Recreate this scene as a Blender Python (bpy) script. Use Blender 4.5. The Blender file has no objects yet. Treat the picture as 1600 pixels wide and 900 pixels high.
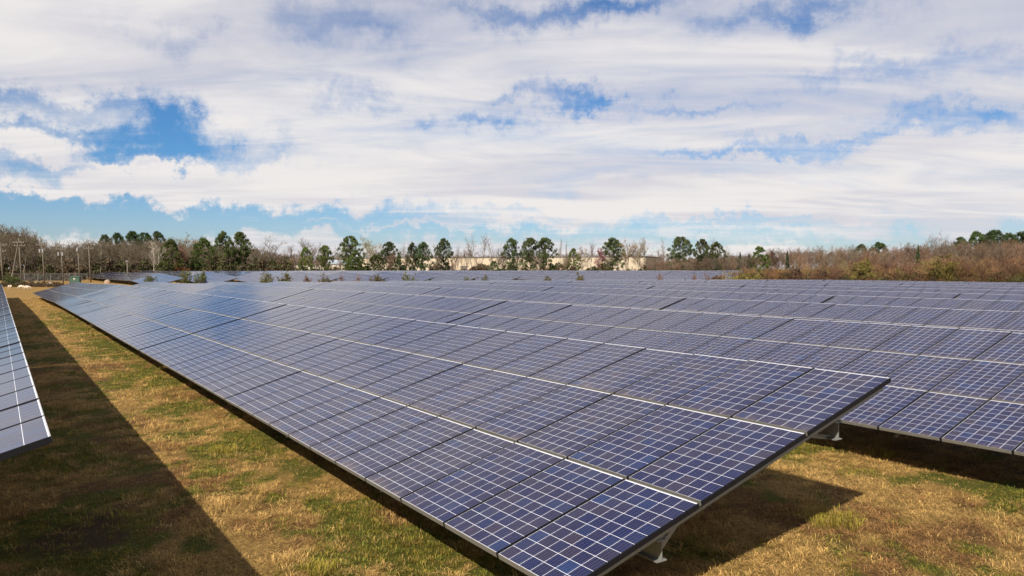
import bpy, math, random
import numpy as np
from mathutils import Vector, Matrix

R = math.radians
random.seed(7)
rng = np.random.default_rng(7)
scene = bpy.context.scene
col = scene.collection

# ------------------------------------------------------------------ camera
CAM = (-3.784, -4.815, 3.345)
F_PX = 1183.3                      # focal length in photo pixels (1600 wide)
HEAD = math.atan2(0.56194, 0.82680)
PITCH = R(1.43)
cam_data = bpy.data.cameras.new("camera")
cam_data.sensor_width = 36.0
cam_data.lens = 36.0 * F_PX / 1600.0
cam_data.clip_start = 0.1
cam_data.clip_end = 12000
cam = bpy.data.objects.new("camera", cam_data)
cam.location = CAM
cam.rotation_euler = (R(90) - PITCH, 0, -HEAD)
col.objects.link(cam)
scene.camera = cam

# ------------------------------------------------------------------ render / exposure
scene.view_settings.view_transform = 'Standard'
scene.view_settings.look = 'None'
scene.view_settings.gamma = 1.0
scene.view_settings.exposure = 1.0
scene.view_settings.use_curve_mapping = False
scene.render.engine = 'CYCLES'
scene.cycles.use_denoising = True
scene.cycles.max_bounces = 6
scene.cycles.diffuse_bounces = 3
scene.cycles.glossy_bounces = 3
scene.cycles.transmission_bounces = 2
scene.cycles.transparent_max_bounces = 6
scene.cycles.caustics_reflective = False
scene.cycles.caustics_refractive = False
scene.cycles.sample_clamp_indirect = 4.0

# ------------------------------------------------------------------ sun
SUN_TRAVEL = Vector((0.97, 0.73, -1.0)).normalized()     # from the shadows of the table corners
SUN_ELEV = math.asin(-SUN_TRAVEL.z)
SUN_ROT = math.atan2(-SUN_TRAVEL.x, -SUN_TRAVEL.y)
sun_data = bpy.data.lights.new("sun", 'SUN')
sun_data.energy = 5.0
sun_data.angle = R(0.53)
sun_data.color = (1.0, 0.90, 0.76)
sun = bpy.data.objects.new("sun", sun_data)
sun.rotation_euler = SUN_TRAVEL.to_track_quat('-Z', 'Y').to_euler()
sun.location = (-30, -25, 40)
col.objects.link(sun)

# ------------------------------------------------------------------ world: Nishita sky with broken cloud sheet
world = bpy.data.worlds.new("World")
scene.world = world
world.use_nodes = True
wt = world.node_tree
wt.nodes.clear()


def N(tree, typ, **kw):
    n = tree.nodes.new(typ)
    for k, v in kw.items():
        setattr(n, k, v)
    return n


def put(tree, sock, val):
    if isinstance(val, bpy.types.NodeSocket):
        tree.links.new(val, sock)
    elif val is not None:
        sock.default_value = val


def mth(tree, op, a, b=None, c=None, clamp=False):
    n = N(tree, 'ShaderNodeMath', operation=op)
    n.use_clamp = clamp
    put(tree, n.inputs[0], a)
    if b is not None:
        put(tree, n.inputs[1], b)
    if c is not None:
        put(tree, n.inputs[2], c)
    return n.outputs[0]


def vmt(tree, op, a, b=None, out=0):
    n = N(tree, 'ShaderNodeVectorMath', operation=op)
    put(tree, n.inputs[0], a)
    if b is not None:
        if op == 'SCALE':
            put(tree, n.inputs['Scale'], b)
        else:
            put(tree, n.inputs[1], b)
    return n.outputs[out]


def noise(tree, vec, scale, detail=4, rough=0.5, dist=0.0, out='Fac', dim='3D'):
    n = N(tree, 'ShaderNodeTexNoise', noise_dimensions=dim)
    put(tree, n.inputs['Vector'], vec)
    put(tree, n.inputs['Scale'], scale)
    n.inputs['Detail'].default_value = detail
    n.inputs['Roughness'].default_value = rough
    n.inputs['Distortion'].default_value = dist
    return n.outputs[0] if out == 'Fac' else n.outputs['Color']


def sstep(tree, x, a, b):
    n = N(tree, 'ShaderNodeMapRange', interpolation_type='SMOOTHSTEP')
    put(tree, n.inputs['Value'], x)
    n.inputs['From Min'].default_value = a
    n.inputs['From Max'].default_value = b
    return n.outputs['Result']


def mixc(tree, fac, a, b, blend='MIX'):
    n = N(tree, 'ShaderNodeMix', data_type='RGBA', blend_type=blend)
    put(tree, n.inputs[0], fac)
    put(tree, n.inputs[6], a)
    put(tree, n.inputs[7], b)
    return n.outputs[2]


def build_world():
    t = wt
    tc = N(t, 'ShaderNodeTexCoord')
    d = vmt(t, 'NORMALIZE', tc.outputs['Generated'])
    sep = N(t, 'ShaderNodeSeparateXYZ')
    t.links.new(d, sep.inputs[0])
    z = mth(t, 'MAXIMUM', sep.outputs[2], 0.0)
    sky = N(t, 'ShaderNodeTexSky', sky_type='NISHITA')
    sky.sun_disc = False
    sky.sun_elevation = SUN_ELEV
    sky.sun_rotation = SUN_ROT
    sky.altitude = 100
    sky.air_density = 1.0
    sky.dust_density = 0.6
    sky.ozone_density = 2.0
    hs = N(t, 'ShaderNodeHueSaturation')
    hs.inputs['Saturation'].default_value = 1.0
    hs.inputs['Value'].default_value = 1.0
    t.links.new(sky.outputs[0], hs.inputs['Color'])
    skyc = vmt(t, 'MULTIPLY', hs.outputs[0], mixc(t, sstep(t, z, 0.0, 0.16), (0.036, 0.042, 0.054, 1), (0.018, 0.034, 0.050, 1)))
    # azimuth / elevation of the direction in degrees (0 azimuth = north-east, where the field runs out)
    ca, sa = math.cos(HEAD), math.sin(HEAD)
    ri = vmt(t, 'DOT_PRODUCT', d, (ca, -sa, 0), out=1)
    fo = vmt(t, 'DOT_PRODUCT', d, (sa, ca, 0), out=1)
    az = mth(t, 'MULTIPLY', mth(t, 'ARCTAN2', ri, fo), 180 / math.pi)
    el = mth(t, 'MULTIPLY', mth(t, 'ARCSINE', sep.outputs[2]), 180 / math.pi)
    # cloud sheet coordinates: flat layer seen in perspective
    den = mth(t, 'ADD', z, 0.085)
    px = mth(t, 'DIVIDE', ri, den)
    py = mth(t, 'DIVIDE', fo, den)
    cb = N(t, 'ShaderNodeCombineXYZ')
    t.links.new(px, cb.inputs[0])
    t.links.new(py, cb.inputs[1])
    p = cb.outputs[0]
    sk = N(t, 'ShaderNodeMapping')
    sk.inputs['Rotation'].default_value = (0, 0, R(-12))
    sk.inputs['Scale'].default_value = (0.42, 1.0, 1)
    t.links.new(p, sk.inputs[0])
    p = sk.outputs[0]
    n_big = noise(t, p, 0.42, 3, 0.5, dim='2D')
    n_mid = noise(t, p, 1.25, 8, 0.57, 0.7, dim='2D')
    n_fine = noise(t, p, 4.2, 6, 0.60, 0.5, dim='2D')
    # breaks in the sheet (where the blue shows): az, el, radii (deg), strength
    cae = N(t, 'ShaderNodeCombineXYZ')
    t.links.new(az, cae.inputs[0])
    t.links.new(el, cae.inputs[1])
    ae = cae.outputs[0]
    wn = noise(t, ae, 0.17, 6, 0.68, out='Color', dim='2D')
    wv = vmt(t, 'MULTIPLY', vmt(t, 'SUBTRACT', wn, (0.5, 0.5, 0.5)), (15.0, 6.0, 0))
    aew = vmt(t, 'ADD', ae, wv)
    px_holes = [
        (130, 205, 150, 36, .52), (30, 275, 130, 26, .50), (255, 215, 70, 34, .34), (330, 250, 110, 14, .22),
        (60, 338, 230, 24, .60), (450, 338, 330, 18, .58), (270, 195, 60, 14, .2),
        (870, 150, 85, 12, .36), (955, 158, 46, 10, .34), (745, 186, 60, 13, .32), (560, 152, 70, 13, .20),
        (1190, 238, 110, 7, .32), (1350, 216, 120, 9, .34), (1520, 178, 100, 12, .36), (1090, 168, 70, 7, .25),
        (545, 50, 80, 22, .22), (480, 15, 60, 18, .15), (270, 55, 50, 20, .20), (960, 10, 130, 14, .34), (800, 25, 120, 16, .22),
        (1250, 30, 110, 16, .32), (1490, 100, 120, 24, .20), (1350, 105, 110, 11, .16), (60, 150, 120, 10, .2),
        (900, 366, 420, 12, .42), (1400, 374, 330, 10, .42), (360, 362, 300, 12, .34), (1130, 345, 180, 5, .26), (850, 328, 60, 5, .24),
        (190, 294, 110, 15, -.72), (430, 292, 190, 18, -.5), (30, 232, 70, 14, -.66), (20, 180, 80, 9, -.3), (210, 258, 70, 5, -.35), (40, 299, 60, 4, -.3),
        (620, 355, 180, 5, -.42), (830, 345, 120, 5, -.3), (1000, 315, 300, 20, -.35),
    ]
    acc = None
    for (x, y, rx, ry, s) in px_holes:
        u = (x - 800) / F_PX
        a0 = math.degrees(math.atan(u))
        e0 = math.degrees(math.atan((420.4 - y) / F_PX * math.cos(math.atan(u))))
        k = math.degrees(1 / F_PX)
        q = vmt(t, 'MULTIPLY', vmt(t, 'SUBTRACT', aew, (a0, e0, 0)), (1 / (rx * k), 1 / (ry * k), 0))
        dd = vmt(t, 'DOT_PRODUCT', q, q, out=1)
        g = mth(t, 'MULTIPLY', mth(t, 'POWER', 0.42, dd), s)
        acc = g if acc is None else mth(t, 'ADD', acc, g)
    v = mth(t, 'ADD', mth(t, 'MULTIPLY', n_mid, 0.62), mth(t, 'MULTIPLY', n_big, 0.30))
    v = mth(t, 'ADD', v, mth(t, 'MULTIPLY', n_fine, 0.28))
    v = mth(t, 'ADD', mth(t, 'SUBTRACT', v, acc), 0.14)
    # sheet thinned overhead, out of view, to darken what the near panels reflect
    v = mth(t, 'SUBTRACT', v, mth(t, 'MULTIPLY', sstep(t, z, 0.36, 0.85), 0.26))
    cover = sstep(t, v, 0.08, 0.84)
    # cloud tone: lit tops, greyer lilac bases where the sheet is thick
    n_sh = noise(t, vmt(t, 'ADD', p, (3.7, 1.9, 0)), 0.85, 5, 0.55, 0.3, dim='2D')
    tone = sstep(t, mth(t, 'ADD', n_sh, mth(t, 'MULTIPLY', mth(t, 'SUBTRACT', n_mid, 0.5), 0.7)), 0.33, 0.66)
    white = mixc(t, tone, (0.345, 0.338, 0.362, 1), (0.430, 0.414, 0.408, 1))
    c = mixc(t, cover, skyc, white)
    bg = N(t, 'ShaderNodeBackground')
    t.links.new(c, bg.inputs['Color'])
    bg.inputs['Strength'].default_value = 1.0
    out = N(t, 'ShaderNodeOutputWorld')
    t.links.new(bg.outputs[0], out.inputs['Surface'])


build_world()
world.cycles.sampling_method = 'MANUAL'
world.cycles.sample_map_resolution = 512

# ------------------------------------------------------------------ helpers
cp, sp_ = math.cos(PITCH), math.sin(PITCH)
FWD = Vector((math.sin(HEAD) * cp, math.cos(HEAD) * cp, -sp_))
RGT = Vector((math.cos(HEAD), -math.sin(HEAD), 0))
UPV = RGT.cross(FWD)


def project(w):
    v = Vector(w) - Vector(CAM)
    zc = v.dot(FWD)
    if zc < 0.2:
        return None
    return (800 + F_PX * v.dot(RGT) / zc, 450 - F_PX * v.dot(UPV) / zc, zc)


def spot(px, depth):
    """ground position at a given bearing and distance from the view point"""
    u = (px - 800) / F_PX
    x = CAM[0] + depth * (math.sin(HEAD) + u * math.cos(HEAD))
    y = CAM[1] + depth * (math.cos(HEAD) - u * math.sin(HEAD))
    return x, y


def hgt(y_px, depth, ground_z=0.0):
    """height above the ground of something that reaches the given line of the photo at that distance"""
    return CAM[2] + (420.4 - y_px) / F_PX * depth - ground_z


def S(x):
    x = np.clip(x, 0, 1)
    return x * x * (3 - 2 * x)


def ground_z(x, y):
    x = np.asarray(x, float)
    y = np.asarray(y, float)
    yy = y + 0.25 * np.clip(x, 0, 90)
    drop = -0.50 * S((yy - 62) / 52)
    rec = S((yy - 122) / 34)
    rise = 0.50 + 0.80 * S((x - 10) / 16)
    roll = 0.06 * np.sin(x * 0.045 + 1.0) * np.sin(y * 0.06) * S((np.hypot(x, y) - 40) / 40)
    return drop + rec * rise + roll


class MB:
    def __init__(self):
        self.v, self.f, self.m = [], [], []

    def add(self, verts, faces, mi=0):
        o = len(self.v)
        self.v.extend([tuple(p) for p in verts])
        self.f.extend([tuple(i + o for i in f) for f in faces])
        self.m.extend([mi] * len(faces))

    def box(self, x0, x1, y0, y1, z0, z1, mi=0, mat=None):
        vs = [(x0, y0, z0), (x1, y0, z0), (x1, y1, z0), (x0, y1, z0), (x0, y0, z1), (x1, y0, z1), (x1, y1, z1), (x0, y1, z1)]
        if mat is not None:
            vs = [tuple(mat @ Vector(p)) for p in vs]
        self.add(vs, [(0, 3, 2, 1), (4, 5, 6, 7), (0, 1, 5, 4), (1, 2, 6, 5), (2, 3, 7, 6), (3, 0, 4, 7)], mi)

    def tube(self, pts, radii, n=6, mi=0, cap=True):
        pts = [Vector(p) for p in pts]
        rings = []
        for i, p in enumerate(pts):
            d = (pts[min(i + 1, len(pts) - 1)] - pts[max(i - 1, 0)])
            if d.length < 1e-9:
                d = Vector((0, 0, 1))
            d.normalize()
            a = d.cross(Vector((0, 0, 1)) if abs(d.z) < 0.9 else Vector((1, 0, 0))).normalized()
            b = d.cross(a)
            rings.append([p + (a * math.cos(2 * math.pi * k / n) + b * math.sin(2 * math.pi * k / n)) * radii[i] for k in range(n)])
        o = len(self.v)
        for r in rings:
            self.v.extend([tuple(q) for q in r])
        for i in range(len(pts) - 1):
            for k in range(n):
                a0 = o + i * n + k
                a1 = o + i * n + (k + 1) % n
                self.f.append((a0, a1, a1 + n, a0 + n))
                self.m.append(mi)
        if cap:
            self.f.append(tuple(o + k for k in reversed(range(n))))
            self.m.append(mi)
            self.f.append(tuple(o + (len(pts) - 1) * n + k for k in range(n)))
            self.m.append(mi)

    def mesh(self, name, mats, smooth=False):
        me = bpy.data.meshes.new(name)
        me.from_pydata(self.v, [], self.f)
        for m in (mats if isinstance(mats, (list, tuple)) else [mats]):
            me.materials.append(m)
        if any(self.m):
            me.polygons.foreach_set('material_index', self.m)
        if smooth:
            me.polygons.foreach_set('use_smooth', [True] * len(self.f))
        me.update()
        return me


def np_mesh(name, verts, faces, mat, colors=None, smooth=False):
    """verts (n,3), faces (m,k) arrays -> mesh; colors (n,3) per vertex"""
    me = bpy.data.meshes.new(name)
    nv, nf, k = len(verts), len(faces), faces.shape[1]
    me.vertices.add(nv)
    me.vertices.foreach_set('co', np.ascontiguousarray(verts, dtype=np.float32).ravel())
    me.loops.add(nf * k)
    me.loops.foreach_set('vertex_index', np.ascontiguousarray(faces, dtype=np.int32).ravel())
    me.polygons.add(nf)
    me.polygons.foreach_set('loop_start', np.arange(0, nf * k, k, dtype=np.int32))
    me.polygons.foreach_set('loop_total', np.full(nf, k, dtype=np.int32))
    if smooth:
        me.polygons.foreach_set('use_smooth', np.ones(nf, bool))
    if colors is not None:
        at = me.attributes.new('tint', 'FLOAT_COLOR', 'POINT')
        c = np.ones((nv, 4), np.float32)
        c[:, :3] = colors
        at.data.foreach_set('color', c.ravel())
    me.update(calc_edges=True)
    me.materials.append(mat)
    return me


def obj(name, me, parent=None, loc=None, rot=None):
    o = bpy.data.objects.new(name, me)
    col.objects.link(o)
    if parent is not None:
        o.parent = parent
    if loc is not None:
        o.location = loc
    if rot is not None:
        o.rotation_euler = rot
    return o


def thing(name, label, cat, loc=(0, 0, 0), rot=(0, 0, 0), group=None, me=None):
    o = bpy.data.objects.new(name, me)
    col.objects.link(o)
    o.location = loc
    o.rotation_euler = rot
    o['label'] = label
    o['category'] = cat
    if group:
        o['group'] = group
    return o


# ------------------------------------------------------------------ materials
def material(name):
    m = bpy.data.materials.new(name)
    m.use_nodes = True
    t = m.node_tree
    b = t.nodes['Principled BSDF']
    return m, t, b


def simple(name, colr, rough=0.6, metal=0.0, var=0.15, scale=6.0, bump=0.0):
    m, t, b = material(name)
    tc = N(t, 'ShaderNodeTexCoord')
    n = noise(t, tc.outputs['Object'], scale, 5, 0.6)
    dark = tuple(c * (1 - var) for c in colr) + (1,)
    lite = tuple(min(1, c * (1 + var)) for c in colr) + (1,)
    t.links.new(mixc(t, n, dark, lite), b.inputs['Base Color'])
    b.inputs['Roughness'].default_value = rough
    b.inputs['Metallic'].default_value = metal
    if bump:
        bp = N(t, 'ShaderNodeBump')
        bp.inputs['Strength'].default_value = bump
        t.links.new(n, bp.inputs['Height'])
        t.links.new(bp.outputs[0], b.inputs['Normal'])
    return m


def glass_front(b):
    """prismatic, anti-reflex solar glass: soft reflection with a blue-violet cast"""
    b.inputs['IOR'].default_value = 1.45
    b.inputs['Specular Tint'].default_value = (0.42, 0.50, 0.95, 1)
    b.inputs['Roughness'].default_value = 0.12


MH_ = 1.690


def mat_cell():
    m, t, b = material('silicon_cell')
    oi = N(t, 'ShaderNodeObjectInfo')
    at = N(t, 'ShaderNodeAttribute', attribute_name='cell_id')
    cb = N(t, 'ShaderNodeCombineXYZ')
    t.links.new(oi.outputs['Random'], cb.inputs[0])
    t.links.new(at.outputs['Fac'], cb.inputs[1])
    wnz = N(t, 'ShaderNodeTexWhiteNoise', noise_dimensions='2D')
    t.links.new(vmt(t, 'SCALE', cb.outputs[0], 53.7), wnz.inputs['Vector'])
    r1 = wnz.outputs['Value']
    sc = N(t, 'ShaderNodeSeparateColor')
    t.links.new(wnz.outputs['Color'], sc.inputs[0])
    # each cell is its own polycrystal: navy, slate or violet-brown
    c1 = mixc(t, r1, (0.0020, 0.0044, 0.034, 1), (0.0062, 0.0056, 0.026, 1))
    c1 = mixc(t, mth(t, 'POWER', sc.outputs[1], 9.0), c1, (0.005, 0.016, 0.062, 1))
    c1 = mixc(t, mth(t, 'MULTIPLY', mth(t, 'POWER', sc.outputs[2], 5.0), 0.8), c1, (0.020, 0.014, 0.024, 1))
    # whole panels differ a little from their neighbours
    modr = sstep(t, oi.outputs['Random'], 0.62, 1.0)
    c1 = mixc(t, mth(t, 'MULTIPLY', modr, 0.45), c1, (0.014, 0.0115, 0.024, 1))
    uv = N(t, 'ShaderNodeUVMap')
    uv.uv_map = 'cell_uv'
    su = N(t, 'ShaderNodeSeparateXYZ')
    t.links.new(uv.outputs[0], su.inputs[0])
    # crystal grain
    mp = N(t, 'ShaderNodeTexVoronoi')
    mp.inputs['Scale'].default_value = 9.0
    off = vmt(t, 'ADD', uv.outputs[0], vmt(t, 'SCALE', wnz.outputs['Color'], 40.0))
    t.links.new(off, mp.inputs['Vector'])
    g = N(t, 'ShaderNodeSeparateColor')
    t.links.new(mp.outputs['Color'], g.inputs[0])
    c1 = mixc(t, mth(t, 'MULTIPLY', g.outputs[0], 0.4), c1, vmt(t, 'SCALE', c1, 1.6))
    # busbars and collector fingers
    fr = mth(t, 'FRACT', mth(t, 'MULTIPLY', su.outputs[1], 4.0))
    bus = mth(t, 'LESS_THAN', mth(t, 'ABSOLUTE', mth(t, 'SUBTRACT', fr, 0.5)), 0.026)
    c2 = mixc(t, mth(t, 'MULTIPLY', bus, 0.55), c1, (0.13, 0.14, 0.20, 1))
    # thin dust film, patchy
    tc = N(t, 'ShaderNodeNewGeometry')
    dn = noise(t, tc.outputs['Position'], 1.3, 6, 0.6)
    c3 = mixc(t, mth(t, 'MULTIPLY', sstep(t, dn, 0.35, 0.75), 0.022), c2, (0.40, 0.36, 0.32, 1))
    tco = N(t, 'ShaderNodeTexCoord')
    so = N(t, 'ShaderNodeSeparateXYZ')
    t.links.new(tco.outputs['Object'], so.inputs[0])
    fu = mth(t, 'MODULO', so.outputs[0], MH_)
    lowd = mth(t, 'SUBTRACT', 1.0, sstep(t, fu, 0.01, 0.20))
    ln = noise(t, tc.outputs['Position'], 5.0, 5, 0.65)
    lowd = mth(t, 'MULTIPLY', mth(t, 'MULTIPLY', lowd, sstep(t, ln, 0.35, 0.8)), mth(t, 'GREATER_THAN', at.outputs['Fac'], 0.004))
    c3 = mixc(t, mth(t, 'MULTIPLY', lowd, 0.22), c3, (0.30, 0.22, 0.15, 1))
    t.links.new(c3, b.inputs['Base Color'])
    glass_front(b)
    return m


def mat_back():
    m, t, b = material('white_backsheet')
    b.inputs['Base Color'].default_value = (0.66, 0.68, 0.76, 1)
    glass_front(b)
    return m


M_CELL = mat_cell()
M_BACK = mat_back()
M_BLACK = simple('black_anodised_frame', (0.005, 0.005, 0.007), 0.5, 0.0, 0.2, 20)
M_BLACK.node_tree.nodes['Principled BSDF'].inputs['Specular IOR Level'].default_value = 0.2
M_SILV = simple('silver_frame_lip', (0.36, 0.36, 0.37), 0.42, 0.4, 0.12, 14)
M_GALV = simple('galvanised_steel', (0.24, 0.25, 0.24), 0.5, 0.55, 0.35, 22, 0.05)
M_PURLIN = simple('weathered_rail', (0.030, 0.028, 0.020), 0.8, 0.0, 0.3, 8)
M_DIM = simple('dull_lower_lip', (0.15, 0.145, 0.13), 0.5, 0.3, 0.25, 9)
M_WOODPOLE = simple('weathered_pole_wood', (0.095, 0.078, 0.060), 0.85, 0, 0.35, 5)
M_GREY = simple('grey_metal', (0.22, 0.225, 0.23), 0.5, 0.2, 0.1, 3)
M_WIRE = simple('dark_wire', (0.05, 0.05, 0.05), 0.6, 0, 0.1, 3)
M_GREENBOX = simple('green_enamel', (0.026, 0.060, 0.040), 0.45, 0, 0.15, 3)
M_WOOL = simple('sheep_wool', (0.40, 0.34, 0.26), 0.95, 0, 0.22, 7, 0.6)
M_STONE = simple('tan_stone', (0.22, 0.155, 0.11), 0.9, 0, 0.3, 2, 0.5)
M_CREAM = simple('cream_wall_panel', (0.34, 0.29, 0.22), 0.8, 0, 0.12, 0.35)
M_TRIM = simple('dark_roof_trim', (0.06, 0.055, 0.05), 0.6, 0, 0.2, 1)
M_DOOR = simple('dark_dock_door', (0.07, 0.065, 0.06), 0.6, 0, 0.2, 1)
M_WHITEWALL = simple('white_wall', (0.40, 0.37, 0.31), 0.8, 0, 0.12, 0.6)
M_BLUEROOF = simple('pale_metal_roof', (0.30, 0.34, 0.40), 0.5, 0.2, 0.1, 0.6)


def mat_tint(name, rough=0.8, var=0.35, trans=0.0, scale=1.7):
    """plants: the tint of each piece comes with its mesh, a little noise on top"""
    m, t, b = material(name)
    at = N(t, 'ShaderNodeAttribute', attribute_name='tint')
    geo = N(t, 'ShaderNodeNewGeometry')
    n = noise(t, geo.outputs['Position'], scale, 3, 0.6)
    sc = N(t, 'ShaderNodeMapRange')
    t.links.new(n, sc.inputs[0])
    sc.inputs['From Min'].default_value = 0.25
    sc.inputs['From Max'].default_value = 0.75
    sc.inputs['To Min'].default_value = 1 - var
    sc.inputs['To Max'].default_value = 1 + var
    oi = N(t, 'ShaderNodeObjectInfo')
    c = vmt(t, 'MULTIPLY', vmt(t, 'SCALE', at.outputs['Color'], sc.outputs[0]), oi.outputs['Color'])
    t.links.new(c, b.inputs['Base Color'])
    b.inputs['Roughness'].default_value = rough
    b.inputs['Specular IOR Level'].default_value = 0.15
    if trans:
        tr = N(t, 'ShaderNodeBsdfTranslucent')
        t.links.new(c, tr.inputs['Color'])
        mx = N(t, 'ShaderNodeMixShader')
        mx.inputs[0].default_value = trans
        t.links.new(b.outputs[0], mx.inputs[1])
        t.links.new(tr.outputs[0], mx.inputs[2])
        t.links.new(mx.outputs[0], t.nodes['Material Output'].inputs['Surface'])
    return m


M_LEAF = mat_tint('foliage', 0.75, 0.35, 0.15, 0.6)
M_BARK = mat_tint('bark_and_twigs', 0.9, 0.3, 0.0, 0.8)
M_BLADE = mat_tint('grass_blade', 0.8, 0.25, 0.2, 3.0)


def mat_ground():
    m, t, b = material('dormant_turf')
    geo = N(t, 'ShaderNodeNewGeometry')
    P = geo.outputs['Position']
    sx = N(t, 'ShaderNodeSeparateXYZ')
    t.links.new(P, sx.inputs[0])
    big = noise(t, P, 0.45, 4, 0.55)
    mid = noise(t, P, 2.2, 6, 0.62)
    fine = noise(t, P, 21.0, 8, 0.78)
    vfine = noise(t, P, 95.0, 4, 0.75)
    ff = sstep(t, fine, 0.30, 0.70)
    straw = mixc(t, ff, (0.105, 0.062, 0.019, 1), (0.430, 0.270, 0.088, 1))
    brown = mixc(t, ff, (0.045, 0.027, 0.012, 1), (0.250, 0.135, 0.048, 1))
    green = mixc(t, ff, (0.034, 0.038, 0.007, 1), (0.150, 0.150, 0.024, 1))
    soil = mixc(t, ff, (0.026, 0.017, 0.010, 1), (0.105, 0.062, 0.034, 1))
    at = N(t, 'ShaderNodeAttribute', attribute_name='tint')
    sc = N(t, 'ShaderNodeSeparateColor')
    t.links.new(at.outputs['Color'], sc.inputs[0])
    brk = mth(t, 'MULTIPLY', mth(t, 'SUBTRACT', mth(t, 'ADD', mid, fine), 1.0), 0.9)

    def edge(ch):
        return sstep(t, mth(t, 'ADD', sc.outputs[ch], brk), 0.25, 0.75)
    c = mixc(t, edge(2), straw, brown)
    c = mixc(t, edge(1), c, green)
    c = mixc(t, mth(t, 'MULTIPLY', edge(0), 0.85), c, soil)
    c = mixc(t, mth(t, 'MULTIPLY', sstep(t, vfine, 0.35, 0.7), 0.9), vmt(t, 'SCALE', c, 0.48), c)
    t.links.new(c, b.inputs['Base Color'])
    b.inputs['Roughness'].default_value = 0.95
    b.inputs['Specular IOR Level'].default_value = 0.1
    bp = N(t, 'ShaderNodeBump')
    bp.inputs['Strength'].default_value = 0.9
    bp.inputs['Distance'].default_value = 0.05
    hsum = mth(t, 'ADD', mth(t, 'MULTIPLY', fine, 0.8), mth(t, 'MULTIPLY', vfine, 0.35))
    t.links.new(hsum, bp.inputs['Height'])
    t.links.new(bp.outputs[0], b.inputs['Normal'])
    return m


def vnoise(x, y, s, seed):
    """cheap smooth value noise"""
    g = np.random.default_rng(seed).random((64, 64))
    u, v = np.asarray(x) * s, np.asarray(y) * s
    i, j = np.floor(u).astype(int), np.floor(v).astype(int)
    fu, fv = S(u - i), S(v - j)
    i0, i1, j0, j1 = i % 64, (i + 1) % 64, j % 64, (j + 1) % 64
    return (g[i0, j0] * (1 - fu) + g[i1, j0] * fu) * (1 - fv) + (g[i0, j1] * (1 - fu) + g[i1, j1] * fu) * fv


def turf_masks(x, y):
    """bare soil, green and brown patches of the turf (0..1)"""
    a = 0.34 * vnoise(x + 90, y + 90, 0.7, 1) + 0.33 * vnoise(x + 50, y + 50, 2.1, 2) + 0.33 * vnoise(x + 31, y + 17, 5.2, 12)
    b = 0.36 * vnoise(x + 20, y + 70, 0.55, 3) + 0.32 * vnoise(x + 9, y + 31, 2.1, 4) + 0.32 * vnoise(x + 3, y + 57, 4.6, 13)
    c = 0.6 * vnoise(x + 33, y + 12, 0.5, 8) + 0.4 * vnoise(x + 71, y + 45, 1.9, 9)
    ph = ((x + 8.31 * 40 + 1.15) / 8.31) % 1
    strip = 1 - S((np.abs(ph - 0.14) - 0.03) / 0.17)
    shade = 1 - S((np.abs(((x + 8.31 * 40) / 8.31) % 1 - 0.68) - 0.10) / 0.10)     # shadow hue painted into the turf as extra green where the tables' shadow falls
    green = S((a + 0.16 * strip + 0.07 * shade - 0.505) / 0.20)
    brown = S((b - 0.50) / 0.18)
    soil = 0.8 * S((c - 0.63) / 0.12) * (1 - 0.6 * strip)
    k = 1 - S((np.hypot(x, y) - 40) / 45)          # far off the patches run together
    green, brown, soil = green * k + 0.18 * (1 - k), brown * k + 0.3 * (1 - k), soil * k
    return soil, green, brown


M_GROUND = mat_ground()


# ------------------------------------------------------------------ ground: one sheet out to the horizon
def build_ground():
    def axis(lo, hi, fine_lo, fine_hi, step):
        a = list(np.arange(fine_lo, fine_hi + 1e-6, step))
        s, p = step, fine_hi
        while p < hi:
            s *= 1.18
            p += s
            a.append(min(p, hi))
        s, p = step, fine_lo
        while p > lo:
            s *= 1.18
            p -= s
            a.insert(0, max(p, lo))
        return np.array(sorted(set(a)))
    xs = axis(-4000, 5000, -12, 30, 0.35)
    ys = axis(-3000, 6000, -8, 40, 0.35)
    X, Y = np.meshgrid(xs, ys)
    Z = ground_z(X, Y)
    near = np.exp(-((X / 40) ** 2 + ((Y - 10) / 50) ** 2))
    Z = Z + near * 0.018 * (np.sin(X * 2.3 + 1.3 * np.sin(Y * 1.1)) + np.sin(Y * 1.9 + X * 0.7))
    V = np.stack([X, Y, Z], -1).reshape(-1, 3)
    ny, nx = X.shape
    i = np.arange(nx * ny).reshape(ny, nx)
    Fq = np.stack([i[:-1, :-1], i[:-1, 1:], i[1:, 1:], i[1:, :-1]], -1).reshape(-1, 4)
    msk = np.stack(turf_masks(V[:, 0], V[:, 1]), 1)
    o = obj('ground', np_mesh('ground', V, Fq, M_GROUND, msk, smooth=True))
    o['kind'] = 'structure'


build_ground()

# ------------------------------------------------------------------ solar tables
TILT = R(15.65)
CT, ST = math.cos(TILT), math.sin(TILT)
MW, MH = 1.012, 1.690          # module pitch along the row, up the slope
PW, PH = 0.996, 1.652          # module size
NCOL = 22
TL = NCOL * MW - 0.02          # table length
TPITCH = 22.42
ROWP = 8.31
ZB = 0.72                      # lower edge above the ground
CU0, CV0, CPU, CPV, CGAP = 0.0135, 0.0130, 0.1625, 0.1624, 0.0045
ZBACK, ZCELL = -0.0040, -0.0032


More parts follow.
